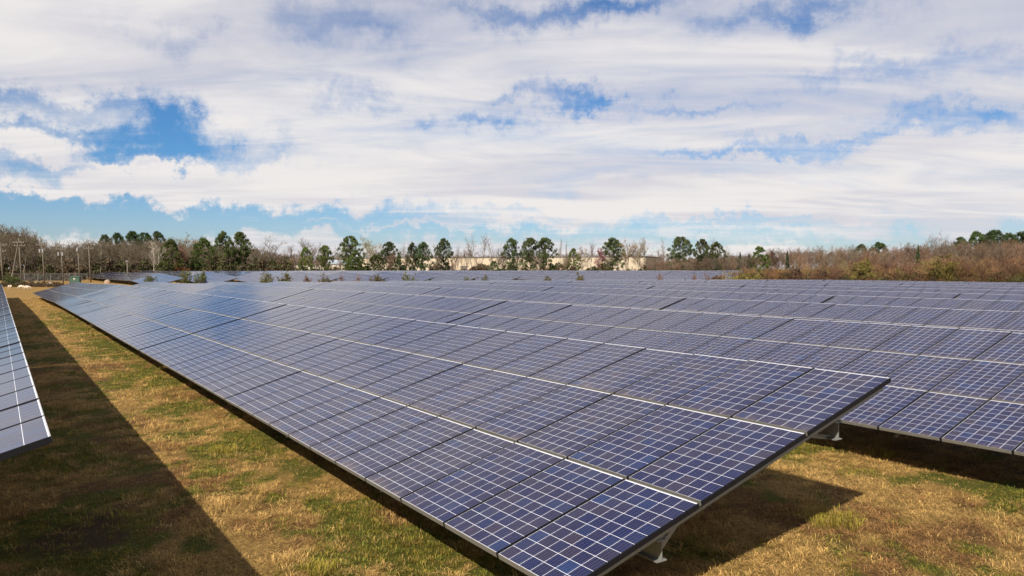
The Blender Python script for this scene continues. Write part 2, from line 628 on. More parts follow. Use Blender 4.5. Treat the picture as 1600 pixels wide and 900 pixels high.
def module_into(mb, ou=0.0, ov=0.0):
    """frame (0 black, 1 silver) and backsheet (2); local u up the slope, v along the row, top at w = 0"""
    a = 0.009
    L = 0.006
    mb.box(ou, ou + PH, ov, ov + a, -0.052, 0, 0)
    mb.box(ou, ou + PH, ov + PW - a, ov + PW, -0.052, 0, 0)
    mb.box(ou, ou + 0.0075, ov + a, ov + PW - a, -0.052, -0.0003, 4)
    mb.box(ou + PH - L - 0.003, ou + PH, ov + a, ov + PW - a, -0.052, -0.0003, 1)
    z = ZBACK
    mb.add([(ou + 0.0075, ov + a, z), (ou + PH - L - 0.003, ov + a, z), (ou + PH - L - 0.003, ov + PW - a, z), (ou + 0.0075, ov + PW - a, z)], [(0, 1, 2, 3)], 2)
    z = -0.038
    mb.add([(ou + 0.0075, ov + a, z), (ou + PH - L - 0.003, ov + a, z), (ou + PH - L - 0.003, ov + PW - a, z), (ou + 0.0075, ov + PW - a, z)], [(0, 3, 2, 1)], 2)


def cells_into(mb, uvs, ids, ou=0.0, ov=0.0, mi=3, seed=0):
    rr = random.Random(seed)
    for i in range(10):
        for j in range(6):
            u0 = ou + CU0 + i * CPU
            v0 = ov + CV0 + j * CPV
            u1, v1 = u0 + CPU - CGAP, v0 + CPV - CGAP
            mb.add([(u0, v0, ZCELL), (u1, v0, ZCELL), (u1, v1, ZCELL), (u0, v1, ZCELL)], [(0, 1, 2, 3)], mi)
            uvs.append(1)
            ids.append(rr.random() + 0.01)


def finish_cells(me, n_before, ids):
    """give the cell faces (the last ones) a 0..1 map per cell and an id"""
    uvl = me.uv_layers.new(name='cell_uv')
    at = me.attributes.new('cell_id', 'FLOAT', 'FACE')
    vals = np.zeros(len(me.polygons), np.float32)
    vals[n_before:] = ids
    at.data.foreach_set('value', vals)
    quad = [(0, 0), (1, 0), (1, 1), (0, 1)]
    uv = np.zeros((len(me.loops), 2), np.float32)
    for k in range(n_before, len(me.polygons)):
        ls = me.polygons[k].loop_start
        for c in range(4):
            uv[ls + c] = quad[c]
    uvl.data.foreach_set('uv', uv.ravel())


def build_meshes():
    D = {}
    mats = [M_BLACK, M_SILV, M_BACK, M_CELL, M_DIM]
    # module with its cells in one mesh
    mb = MB()
    module_into(mb)
    nb = len(mb.f)
    uvs, ids = [], []
    cells_into(mb, uvs, ids, seed=3)
    D['module'] = mb.mesh('solar_panel', mats)
    finish_cells(D['module'], nb, ids)
    # bare module (frame and backsheet), cells apart
    mb = MB()
    module_into(mb)
    D['bare'] = mb.mesh('solar_panel_frame', mats)
    D['cellset'] = []
    for s in range(3):
        mb = MB()
        uvs, ids = [], []
        cells_into(mb, uvs, ids, mi=0, seed=20 + s)
        me = mb.mesh('cells', [M_CELL])
        finish_cells(me, 0, ids)
        D['cellset'].append(me)
    # one cell: a thin wafer
    mb = MB()
    a, b_ = CPU - CGAP, CPV - CGAP
    mb.add([(0, 0, ZCELL), (a, 0, ZCELL), (a, b_, ZCELL), (0, b_, ZCELL)], [(0, 1, 2, 3)])
    e = ZBACK + 0.0001
    mb.add([(0, 0, ZCELL), (a, 0, ZCELL), (a, b_, ZCELL), (0, b_, ZCELL), (0, 0, e), (a, 0, e), (a, b_, e), (0, b_, e)],
           [(0, 4, 5, 1), (1, 5, 6, 2), (2, 6, 7, 3), (3, 7, 4, 0)])
    me = mb.mesh('cell', [M_CELL])
    uvl = me.uv_layers.new(name='cell_uv')
    for c, q in enumerate([(0, 0), (1, 0), (1, 1), (0, 1)]):
        uvl.data[c].uv = q
    D['cell'] = me
    # all panels of a far table in one mesh
    mb = MB()
    for k in range(NCOL):
        for j in range(3):
            module_into(mb, j * MH, k * MW)
    nb = len(mb.f)
    uvs, ids = [], []
    for k in range(NCOL):
        for j in range(3):
            cells_into(mb, uvs, ids, j * MH, k * MW, seed=k * 3 + j)
    D['all'] = mb.mesh('panels', mats)
    finish_cells(D['all'], nb, ids)
    # rafter: C-section up the slope, just under the frames (local = slope frame)
    mb = MB()
    u0, u1 = 0.05, 3 * MH - 0.08
    mb.box(u0, u1, 0.0, 0.006, -0.148, -0.083)
    mb.box(u0, u1, 0.0065, 0.055, -0.148, -0.142)
    mb.box(u0, u1, 0.0065, 0.055, -0.089, -0.083)
    D['rafter'] = mb.mesh('rafter', [M_GALV])
    # purlin: top-hat rail along the row under a joint between panels
    mb = MB()
    mb.box(-0.045, 0.045, 0.03, TL - 0.03, -0.060, -0.054)
    mb.box(-0.045, -0.039, 0.03, TL - 0.03, -0.082, -0.0605)
    mb.box(0.039, 0.045, 0.03, TL - 0.03, -0.082, -0.0605)
    D['purlin'] = mb.mesh('purlin', [M_PURLIN])
    # beam: I-section along the row (local x across, z up, top flange at 0)
    mb = MB()
    y0, y1 = 0.18, TL - 0.18
    mb.box(-0.065, 0.065, y0, y1, -0.010, 0)
    mb.box(-0.065, 0.065, y0, y1, -0.205, -0.195)
    mb.box(-0.005, 0.005, y0, y1, -0.1945, -0.0105)
    D['beam'] = mb.mesh('beam', [M_GALV])
    # post: H-section pile, unit height 1 below its origin
    mb = MB()
    mb.box(-0.055, 0.055, -0.060, -0.053, -1, 0)
    mb.box(-0.055, 0.055, 0.053, 0.060, -1, 0)
    mb.box(-0.004, 0.004, -0.0525, 0.0525, -1, 0)
    D['post'] = mb.mesh('post', [M_GALV])
    # clip between beam and rafter
    mb = MB()
    mb.box(-0.05, 0.05, -0.02, 0.02, 0.001, 0.092)
    mb.box(-0.09, -0.052, -0.035, 0.035, 0.001, 0.012)
    mb.box(0.052, 0.09, -0.035, 0.035, 0.001, 0.012)
    D['bracket'] = mb.mesh('bracket', [M_GALV])
    # struts (slope independent): an angle iron from the beam's lower flange up to the rafter
    for nm, dx in (('strut_front', 0.52), ('strut_rear', -0.62)):
        mb = MB()
        p0 = Vector((0.04 if dx > 0 else -0.04, 0.10, -0.17))
        zr = dx * math.tan(TILT) + 0.26 - 0.143 / CT
        p1 = Vector((dx, 0.10, zr))
        d = p1 - p0
        Lh = d.length
        rot = d.to_track_quat('X', 'Z').to_matrix().to_4x4()
        T = Matrix.Translation(p0) @ rot
        mb.box(0, Lh, 0, 0.045, 0, 0.006, 0, T)
        mb.box(0, Lh, 0, 0.006, -0.045, -0.0005, 0, T)
        D[nm] = mb.mesh('strut', [M_GALV])
    return D


DM = build_meshes()
ORD = ['first', 'second', 'third', 'fourth', 'fifth', 'sixth', 'seventh', 'eighth', 'ninth', 'tenth', 'eleventh', 'twelfth', 'thirteenth']
BEAM_X = (1.30, 4.10)


def in_frame(xn, y0, y1, z):
    for i in range(13):
        y = y0 + (y1 - y0) * i / 12
        for (dx, dz) in ((0, ZB), (3 * MH * CT, ZB + 3 * MH * ST)):
            q = project((xn + dx, y, z + dz))
            if q and -5 < q[0] < 1605 and q[1] < 905:
                return True
    return False


def solar_table(xn, y0, label, group, mode, supports='full', inset=0.085):
    """mode: 'cells' = cells as objects on the nearest panels, 'sets' = cells as one part of each panel, 'mods' = whole panels, 'far' = one mesh"""
    xm = xn + 2.4
    za, zb = float(ground_z(xm, y0)), float(ground_z(xm, y0 + TL))
    slope = math.atan2(zb - za, TL)
    root = thing('solar_table', label, 'solar table', (xn, y0, za), (slope, 0, 0), group)
    if mode == 'far':
        o = obj('panels', DM['all'], root, (0, 0, ZB), (0, -TILT, 0))
        o['kind'] = 'stuff'
    else:
        for k in range(NCOL):
            for j in range(3):
                loc = (j * MH * CT, k * MW, ZB + j * MH * ST)
                # tiny mounting differences from panel to panel
                rot = (random.gauss(0, 0.0025), -TILT + random.gauss(0, 0.0025), 0)
                single = mode == 'cells' and (k, j) in ((0, 0), (1, 0), (0, 1), (2, 0), (1, 1))
                sets = mode in ('cells', 'sets') and k < 9
                if single:
                    pn = obj('solar_panel', DM['bare'], root, loc, rot)
                    for a in range(10):
                        for b in range(6):
                            obj('cell', DM['cell'], pn, (CU0 + a * CPU, CV0 + b * CPV, 0))
                elif sets:
                    pn = obj('solar_panel', DM['bare'], root, loc, rot)
                    cs = obj('cells', DM['cellset'][(k * 3 + j) % 3], pn)
                    cs['kind'] = 'stuff'
                else:
                    obj('solar_panel', DM['module'], root, loc, rot)
    nb = 7 if supports == 'full' else 3
    # rafters, beams, struts, posts
    for i in range(nb):
        y = (TL - 0.06 - 2 * inset) * i / (nb - 1) + inset
        obj('rafter', DM['rafter'], root, (0, y, ZB), (0, -TILT, 0))
    for j in (1, 2):
        u = j * MH - 0.019
        obj('purlin', DM['purlin'], root, (u * CT, 0, ZB + u * ST), (0, -TILT, 0))
    for bx in BEAM_X:
        zt = ZB + bx * math.tan(TILT) - 0.26
        obj('beam', DM['beam'], root, (bx, 0, zt))
        for i in range(nb):
            y = (TL - 0.4) * i / (nb - 1) + 0.2
            if supports == 'full':
                obj('bracket', DM['bracket'], root, (bx, y + (0.03 if i == 0 else 0), zt))
                obj('strut', DM['strut_front' if bx < 2 else 'strut_rear'], root, (bx, min(y, TL - 0.3), zt))
        for i in range(4 if supports == 'full' else 3):
            n_ = 3 if supports == 'full' else 2
            y = 6.0 + (TL - 8.0) * i / n_
            zg = float(ground_z(xn + bx, y0 + y)) - (za + y * math.tan(slope))
            p = obj('post', DM['post'], root, (bx, y, zt - 0.2055))
            p.scale = (1, 1, zt - 0.2055 - zg + 0.25)
    return root


def build_field():
    # the near block: rows 0 (beside the view point) to 10, each row set back 1.9 m from the one before
    for r in range(0, 11):
        xn = ROWP * (r - 1)
        start = -1.9 * (r - 1) if r else 1.88
        vis = 0
        for k in range(5):
            y0 = start + k * TPITCH
            if not in_frame(xn, y0, y0 + TL, float(ground_z(xn + 2, y0 + 11))):
                continue
            ctr = project((xn + 2.4, max(y0, xn * 0.42 - 3, 0.5), 1.4))
            dist = ctr[2]
            if r == 1 and k == 0:
                mode = 'cells'
            elif k == 0 and r in (0, 2):
                mode = 'sets'
            elif dist < 52:
                mode = 'mods'
            else:
                mode = 'far'
            place = ['nearest table of the row', 'second table along the row', 'third table along the row', 'fourth table along the row', 'farthest table of the row'][vis if k < 4 else 4]
            if r == 0:
                label = 'solar table at the edge beside the straw aisle, ' + place
            elif r == 1:
                label = 'solar table along the sunlit grass aisle, ' + place
            else:
                label = 'solar table in the %s row behind the aisle row, %s' % (ORD[r - 2], place)
            solar_table(xn, y0, label, 'solar tables of the near field', mode, 'full' if dist < 60 else 'few', 0.6 if r == 0 else 0.085)
            vis += 1
    # the far block, beyond a strip of rough grass and shrubs
    for r in range(3, 27):
        xn = ROWP * (r - 1) + (6.0 if r > 10 else 0)
        start = 132 - 1.9 * (r - 1) - (0 if r < 11 else 8) if r < 11 else max(0.83 * xn - 2, 95 - 0.2 * (xn - 90))
        for k in range(5 if r < 11 else 7):
            y0 = start + k * TPITCH
            if y0 + TL > 250 or xn > 205:
                continue
            if not in_frame(xn, y0, y0 + TL, float(ground_z(xn + 2, y0 + 11))):
                continue
            solar_table(xn, y0, 'pale distant solar table in the field beyond the shrubs', 'solar tables beyond the shrub strip', 'far', 'few')


build_field()

# ------------------------------------------------------------------ plants
def quads_cloud(centres, size, n_each, spread, aspect=0.5, up=0.0):
    """small leaf quads scattered round the centres -> verts, faces, index of the centre"""
    n = len(centres) * n_each
    idx = np.repeat(np.arange(len(centres)), n_each)
    d = rng.normal(size=(n, 3))
    d /= np.linalg.norm(d, axis=1)[:, None]
    rad = rng.random(n) ** 0.5
    spread = np.asarray(spread, float)
    sp = spread[idx][:, None] if spread.ndim else spread
    c = centres[idx] + d * rad[:, None] * sp * np.array([1, 1, 0.75])
    a = rng.normal(size=(n, 3))
    a[:, 2] += up
    a /= np.linalg.norm(a, axis=1)[:, None]
    b = np.cross(a, rng.normal(size=(n, 3)))
    b /= np.linalg.norm(b, axis=1)[:, None]
    s = size * (0.6 + 0.8 * rng.random(n))[:, None]
    a, b = a * s, b * s * aspect
    V = np.stack([c - a - b * 0.3, c - b, c + a, c + b], 1).reshape(-1, 3)
    Fq = np.arange(n * 4).reshape(n, 4)
    return V, Fq, idx


def ribbons(P0, P1, w0, w1):
    """tapered three-sided sticks from P0 to P1"""
    n = len(P0)
    d = P1 - P0
    L = np.linalg.norm(d, axis=1)[:, None] + 1e-9
    d = d / L
    ref = np.where(np.abs(d[:, 2:3]) < 0.9, np.array([[0, 0, 1.0]]), np.array([[1.0, 0, 0]]))
    a = np.cross(d, ref)
    a /= np.linalg.norm(a, axis=1)[:, None]
    b = np.cross(d, a)
    vs = []
    for k in range(3):
        ang = 2 * math.pi * k / 3
        vs.append((a * math.cos(ang) + b * math.sin(ang)))
    V = np.concatenate([np.stack([P0 + v * w0[:, None] for v in vs], 1), np.stack([P1 + v * w1[:, None] for v in vs], 1)], 1).reshape(-1, 3)
    base = (np.arange(n) * 6)[:, None]
    Fq = np.concatenate([base + np.array([[k, (k + 1) % 3, 3 + (k + 1) % 3, 3 + k]]) for k in range(3)], 0)
    return V, Fq


def bare_proto(seed, shape='vase', levels=(9, 5, 4, 3), h=1.0):
    """unit-height leafless tree: wood (trunk and limbs) and twigs as stick lists"""
    r = np.random.default_rng(seed)
    wood, twig = [], []

    def grow(p, d, L, w, lev):
        d = d / np.linalg.norm(d)
        nseg = 3 if lev < 2 else 2
        q, dd = p, d
        pts = [p]
        for s in range(nseg):
            dd = dd + r.normal(size=3) * (0.10 if lev == 0 else 0.18) + np.array([0, 0, 0.10 if lev else 0.0])
            dd /= np.linalg.norm(dd)
            q = q + dd * L / nseg
            pts.append(q)
        for s in range(nseg):
            wa, wb = w * (1 - 0.55 * s / nseg), w * (1 - 0.55 * (s + 1) / nseg)
            (wood if lev < 2 else twig).append((pts[s], pts[s + 1], wa, wb))
        if lev >= len(levels):
            return
        nch = levels[lev]
        for c in range(nch):
            f = (0.32 + 0.68 * (c + r.random()) / nch) if lev == 0 else (0.25 + 0.75 * (c + r.random()) / nch)
            x = f * nseg
            i = min(int(x), nseg - 1)
            pos = pts[i] + (pts[i + 1] - pts[i]) * (x - i)
            ang = r.random() * 2 * math.pi
            if lev == 0:
                lean = (0.75 if shape == 'vase' else 1.0 if shape == 'round' else 0.35) * (1.15 - 0.55 * f)
                nd = np.array([math.cos(ang) * lean, math.sin(ang) * lean, 1.0 - 0.2 * lean])
                nl = {'vase': 0.50, 'round': 0.38, 'tall': 0.26}[shape] * (1.1 - 0.35 * f) * (0.8 + 0.4 * r.random())
            else:
                side = np.array([math.cos(ang), math.sin(ang), 0.25])
                nd = dd * 0.75 + side * 0.8 + r.normal(size=3) * 0.2
                nl = L * (0.55 if lev == 1 else 0.55) * (0.7 + 0.5 * r.random())
            grow(pos, nd, nl, w * (0.42 if lev == 0 else 0.5), lev + 1)

    grow(np.array([0, 0, 0.0]), np.array([r.normal() * 0.04, r.normal() * 0.04, 1.0]), 0.78 if shape != 'tall' else 0.92, 0.016 if shape != 'tall' else 0.011, 0)
    out = []
    for lst, mn in ((wood, 0.0022), (twig, 0.0020)):
        P0 = np.array([a[0] for a in lst])
        P1 = np.array([a[1] for a in lst])
        w0 = np.maximum(np.array([a[2] for a in lst]), mn)
        w1 = np.maximum(np.array([a[3] for a in lst]), mn * 0.7)
        out.append(ribbons(P0, P1, w0, w1))
    zmax = max(out[0][0][:, 2].max(), out[1][0][:, 2].max())
    rmax = np.percentile(np.hypot(out[1][0][:, 0], out[1][0][:, 1]), 97)
    sc = np.array([0.5 / rmax, 0.5 / rmax, 1 / zmax])
    return [(v * sc, f) for v, f in out]


def pine_proto(seed, kind='pine'):
    """unit-height evergreen: trunk sticks and needle clumps"""
    r = np.random.default_rng(seed)
    nst = []
    bend = r.normal(size=2) * 0.012
    prev = np.zeros(3)
    top = 0.93
    for i in range(6):
        z = top * (i + 1) / 6
        p = np.array([bend[0] * math.sin(z * 4), bend[1] * math.sin(z * 5), z])
        nst.append((prev, p, 0.013 * (1 - 0.8 * i / 6), 0.013 * (1 - 0.8 * (i + 1) / 6)))
        prev = p
    cen, rad = [], []
    if kind == 'pine':
        lo = 0.10 + 0.16 * r.random()
        nl = 64
        for i in range(nl):
            f = (i + r.random()) / nl
            z = lo + (0.97 - lo) * f
            prof = math.sin(math.pi * min(1, 0.20 + 0.70 * f ** 0.85)) ** 0.75
            L = 0.5 * prof * (0.55 + 0.6 * r.random())
            a = i * 2.4 + r.normal() * 0.9
            L *= 0.55 + 0.9 * r.random()
            d = np.array([math.cos(a), math.sin(a), 0.10 + 0.55 * f + 0.15 * r.normal()])
            p0 = np.array([0, 0, z - 0.04])
            p1 = p0 + d * L
            lim = 0.90 - 0.30 * min(1.0, float(np.hypot(*(d[:2] * L))) / 0.47) ** 2
            f1 = min(1.0, 0.46 / max(1e-6, float(np.hypot(*(d[:2] * L)))), max(0.05, (lim - p0[2]) / max(1e-6, d[2] * L)) if d[2] > 0 else 1.0)
            nst.append((p0, p0 + d * L * f1 * 0.92, 0.0045, 0.0018))
            for g in range(4):
                s = 0.40 + 0.21 * g
                c = p0 + d * L * min(s, 1.0) + r.normal(size=3) * 0.030
                cen.append(c)
                rad.append(0.036 + 0.036 * r.random())
        for g in range(4):
            cen.append(np.array([r.normal() * 0.05, r.normal() * 0.05, 0.93 + 0.03 * g * 0.5]))
            rad.append(0.05)
        size, n_each = 0.0105, 95
    elif kind == 'dense':
        for i in range(210):
            f = r.random()
            z = 0.07 + 0.88 * f
            prof = math.sin(math.pi * min(1.0, 0.22 + 0.76 * f ** 0.9)) ** 0.75
            a = r.random() * 2 * math.pi
            rr = 0.43 * prof * (0.55 + 0.5 * r.random())
            cen.append(np.array([math.cos(a) * rr, math.sin(a) * rr, z]))
            rad.append(0.036 + 0.030 * r.random())
        size, n_each = 0.011, 95
    else:       # cedar: narrow cone
        for i in range(170):
            f = r.random() ** 1.25
            z = 0.04 + 0.94 * f
            a = r.random() * 2 * math.pi
            rr = 0.45 * (1 - f) ** 0.8 * (0.5 + 0.55 * r.random())
            cen.append(np.array([math.cos(a) * rr, math.sin(a) * rr, z]))
            rad.append(0.045 + 0.035 * r.random() * (1 - f))
        size, n_each = 0.011, 95
    cen, rad = np.array(cen), np.array(rad)
    # keep the outline together: no clump strays past the crown
    rr_ = np.hypot(cen[:, 0], cen[:, 1])
    cen[:, :2] *= np.minimum(1.0, 0.47 / np.maximum(rr_, 1e-6))[:, None]
    cap = 0.97 - 0.38 * (np.minimum(rr_, 0.47) / 0.47) ** 2
    cen[:, 2] = np.where(cen[:, 2] > cap, cap - 0.04 * r.random(len(cen)), cen[:, 2])
    V, Fq, idx = quads_cloud(cen, size, n_each, rad, 0.55)
    shade = 0.55 + 0.95 * r.random(len(cen))
    P0 = np.array([a[0] for a in nst])
    P1 = np.array([a[1] for a in nst])
    w = ribbons(P0, P1, np.array([a[2] for a in nst]), np.array([a[3] for a in nst]))
    trunk = np_mesh('trunk', w[0], w[1], M_BARK, np.tile((0.085, 0.062, 0.045), (len(w[0]), 1)))
    crown = np_mesh('crown', V, Fq, M_LEAF, np.repeat(shade[idx], 4)[:, None] * np.ones((1, 3)))
    return trunk, crown


PINES = [pine_proto(100 + i) for i in range(8)]
DENSE = [pine_proto(200 + i, 'dense') for i in range(3)]
CEDAR = [pine_proto(300 + i, 'cedar') for i in range(2)]
BARE = {'vase': [bare_proto(400 + i, 'vase') for i in range(3)],
        'round': [bare_proto(410 + i, 'round') for i in range(3)],
        'tall': [bare_proto(420 + i, 'tall', (12, 4, 3)) for i in range(3)]}


def jit(c, s=0.12):
    k = 1 + rng.normal() * s
    return np.array([max(0.003, x * k * (1 + rng.normal() * s * 0.35)) for x in c])


def evergreen(px, top, wpx, depth, label, kind='pine', colr=(0.030, 0.048, 0.016), group='evergreens along the far edge of the field', name='pine_tree'):
    x, y = spot(px, depth)
    z = float(ground_z(x, y))
    h = hgt(top, depth, z) * 1.03
    w = wpx / F_PX * depth * 1.15
    proto = {'pine': PINES, 'dense': DENSE, 'cedar': CEDAR}[kind]
    trunk, crown = proto[int(rng.integers(len(proto)))]
    root = thing(name, label, 'tree', (x, y, z - 0.1), (0, 0, rng.random() * 6.28), group)
    tr = obj('trunk', trunk, root)
    tr.scale = (max(w, h * 0.4), max(w, h * 0.4), h)
    cr = obj('crown', crown, root)
    cr.scale = (w, w, h)
    cr.color = (*jit(np.array(colr) * (1.0 if kind == 'pine' else 1.25)), 1)
    return root


def bare_tree(px, top, wpx, depth, label, shape='vase', colr=(0.15, 0.125, 0.10), group='leafless trees along the far edge of the field', buds=None):
    x, y = spot(px, depth)
    z = float(ground_z(x, y))
    h = hgt(top, depth, z)
    w = wpx / F_PX * depth * 1.1
    (wv, wf), (tv, tf) = BARE[shape][int(rng.integers(3))]
    root = thing('bare_tree', label, 'tree', (x, y, z - 0.1), (0, 0, rng.random() * 6.28), group)
    sc = np.array([w, w, h])
    c = jit(colr, 0.08)
    obj('trunk', np_mesh('trunk', wv * sc, wf, M_BARK, np.tile(c, (len(wv), 1))), root)
    obj('crown', np_mesh('crown', tv * sc, tf, M_BARK, np.tile(c * 0.95, (len(tv), 1))), root)
    if buds is not None:
        pick = tv[::6][rng.random(len(tv[::6])) < 0.4] * sc
        V, Fq, idx = quads_cloud(pick, 0.13, 2, 0.35, 0.6)
        b = obj('buds', np_mesh('buds', V, Fq, M_LEAF, np.array(buds)[None, :] * (0.7 + 0.6 * rng.random((len(V), 1)))), root)
    return root


def bush(px, depth, hpx, wpx, label, colr, group, name='shrub', dry=False, big=False):
    x, y = spot(px, depth)
    z = float(ground_z(x, y))
    h = hpx / F_PX * depth
    w = wpx / F_PX * depth
    root = thing(name, label, 'shrub', (x, y, z - 0.05), (0, 0, 0), group)
    m = 46
    a = rng.random(m) * 2 * math.pi
    lean = rng.random(m) ** 0.7 * w * 0.5
    P0 = np.stack([np.cos(a) * lean * 0.25, np.sin(a) * lean * 0.25, np.zeros(m)], 1)
    hh = h * (0.6 + 0.4 * rng.random(m)) * (1 - 0.35 * (lean / (w * 0.5)) ** 2)
    P1 = np.stack([np.cos(a) * lean, np.sin(a) * lean, hh], 1)
    V, Fq = ribbons(P0, P1, np.full(m, 0.022), np.full(m, 0.008))
    obj('stem', np_mesh('stem', V, Fq, M_BARK, np.tile(jit((0.13, 0.095, 0.06)), (len(V), 1))), root)
    tt = 0.3 + 0.7 * rng.random((m * 3, 1))
    cen = np.repeat(P0, 3, 0) * (1 - tt) + np.repeat(P1, 3, 0) * tt
    V, Fq, idx = quads_cloud(cen, 0.16 if big else 0.10, 3 if dry else (26 if big else 14), 0.55 if big else 0.26, 0.35, 1.4)
    c = jit(colr)[None, :] * (0.6 + 0.8 * rng.random(len(cen)))[idx][:, None]
    obj('leaves', np_mesh('leaves', V, Fq, M_LEAF, np.repeat(c, 4, 0)), root)
    return root


G1, G2, G3 = (0.050, 0.066, 0.019), (0.062, 0.080, 0.019), (0.043, 0.061, 0.023)


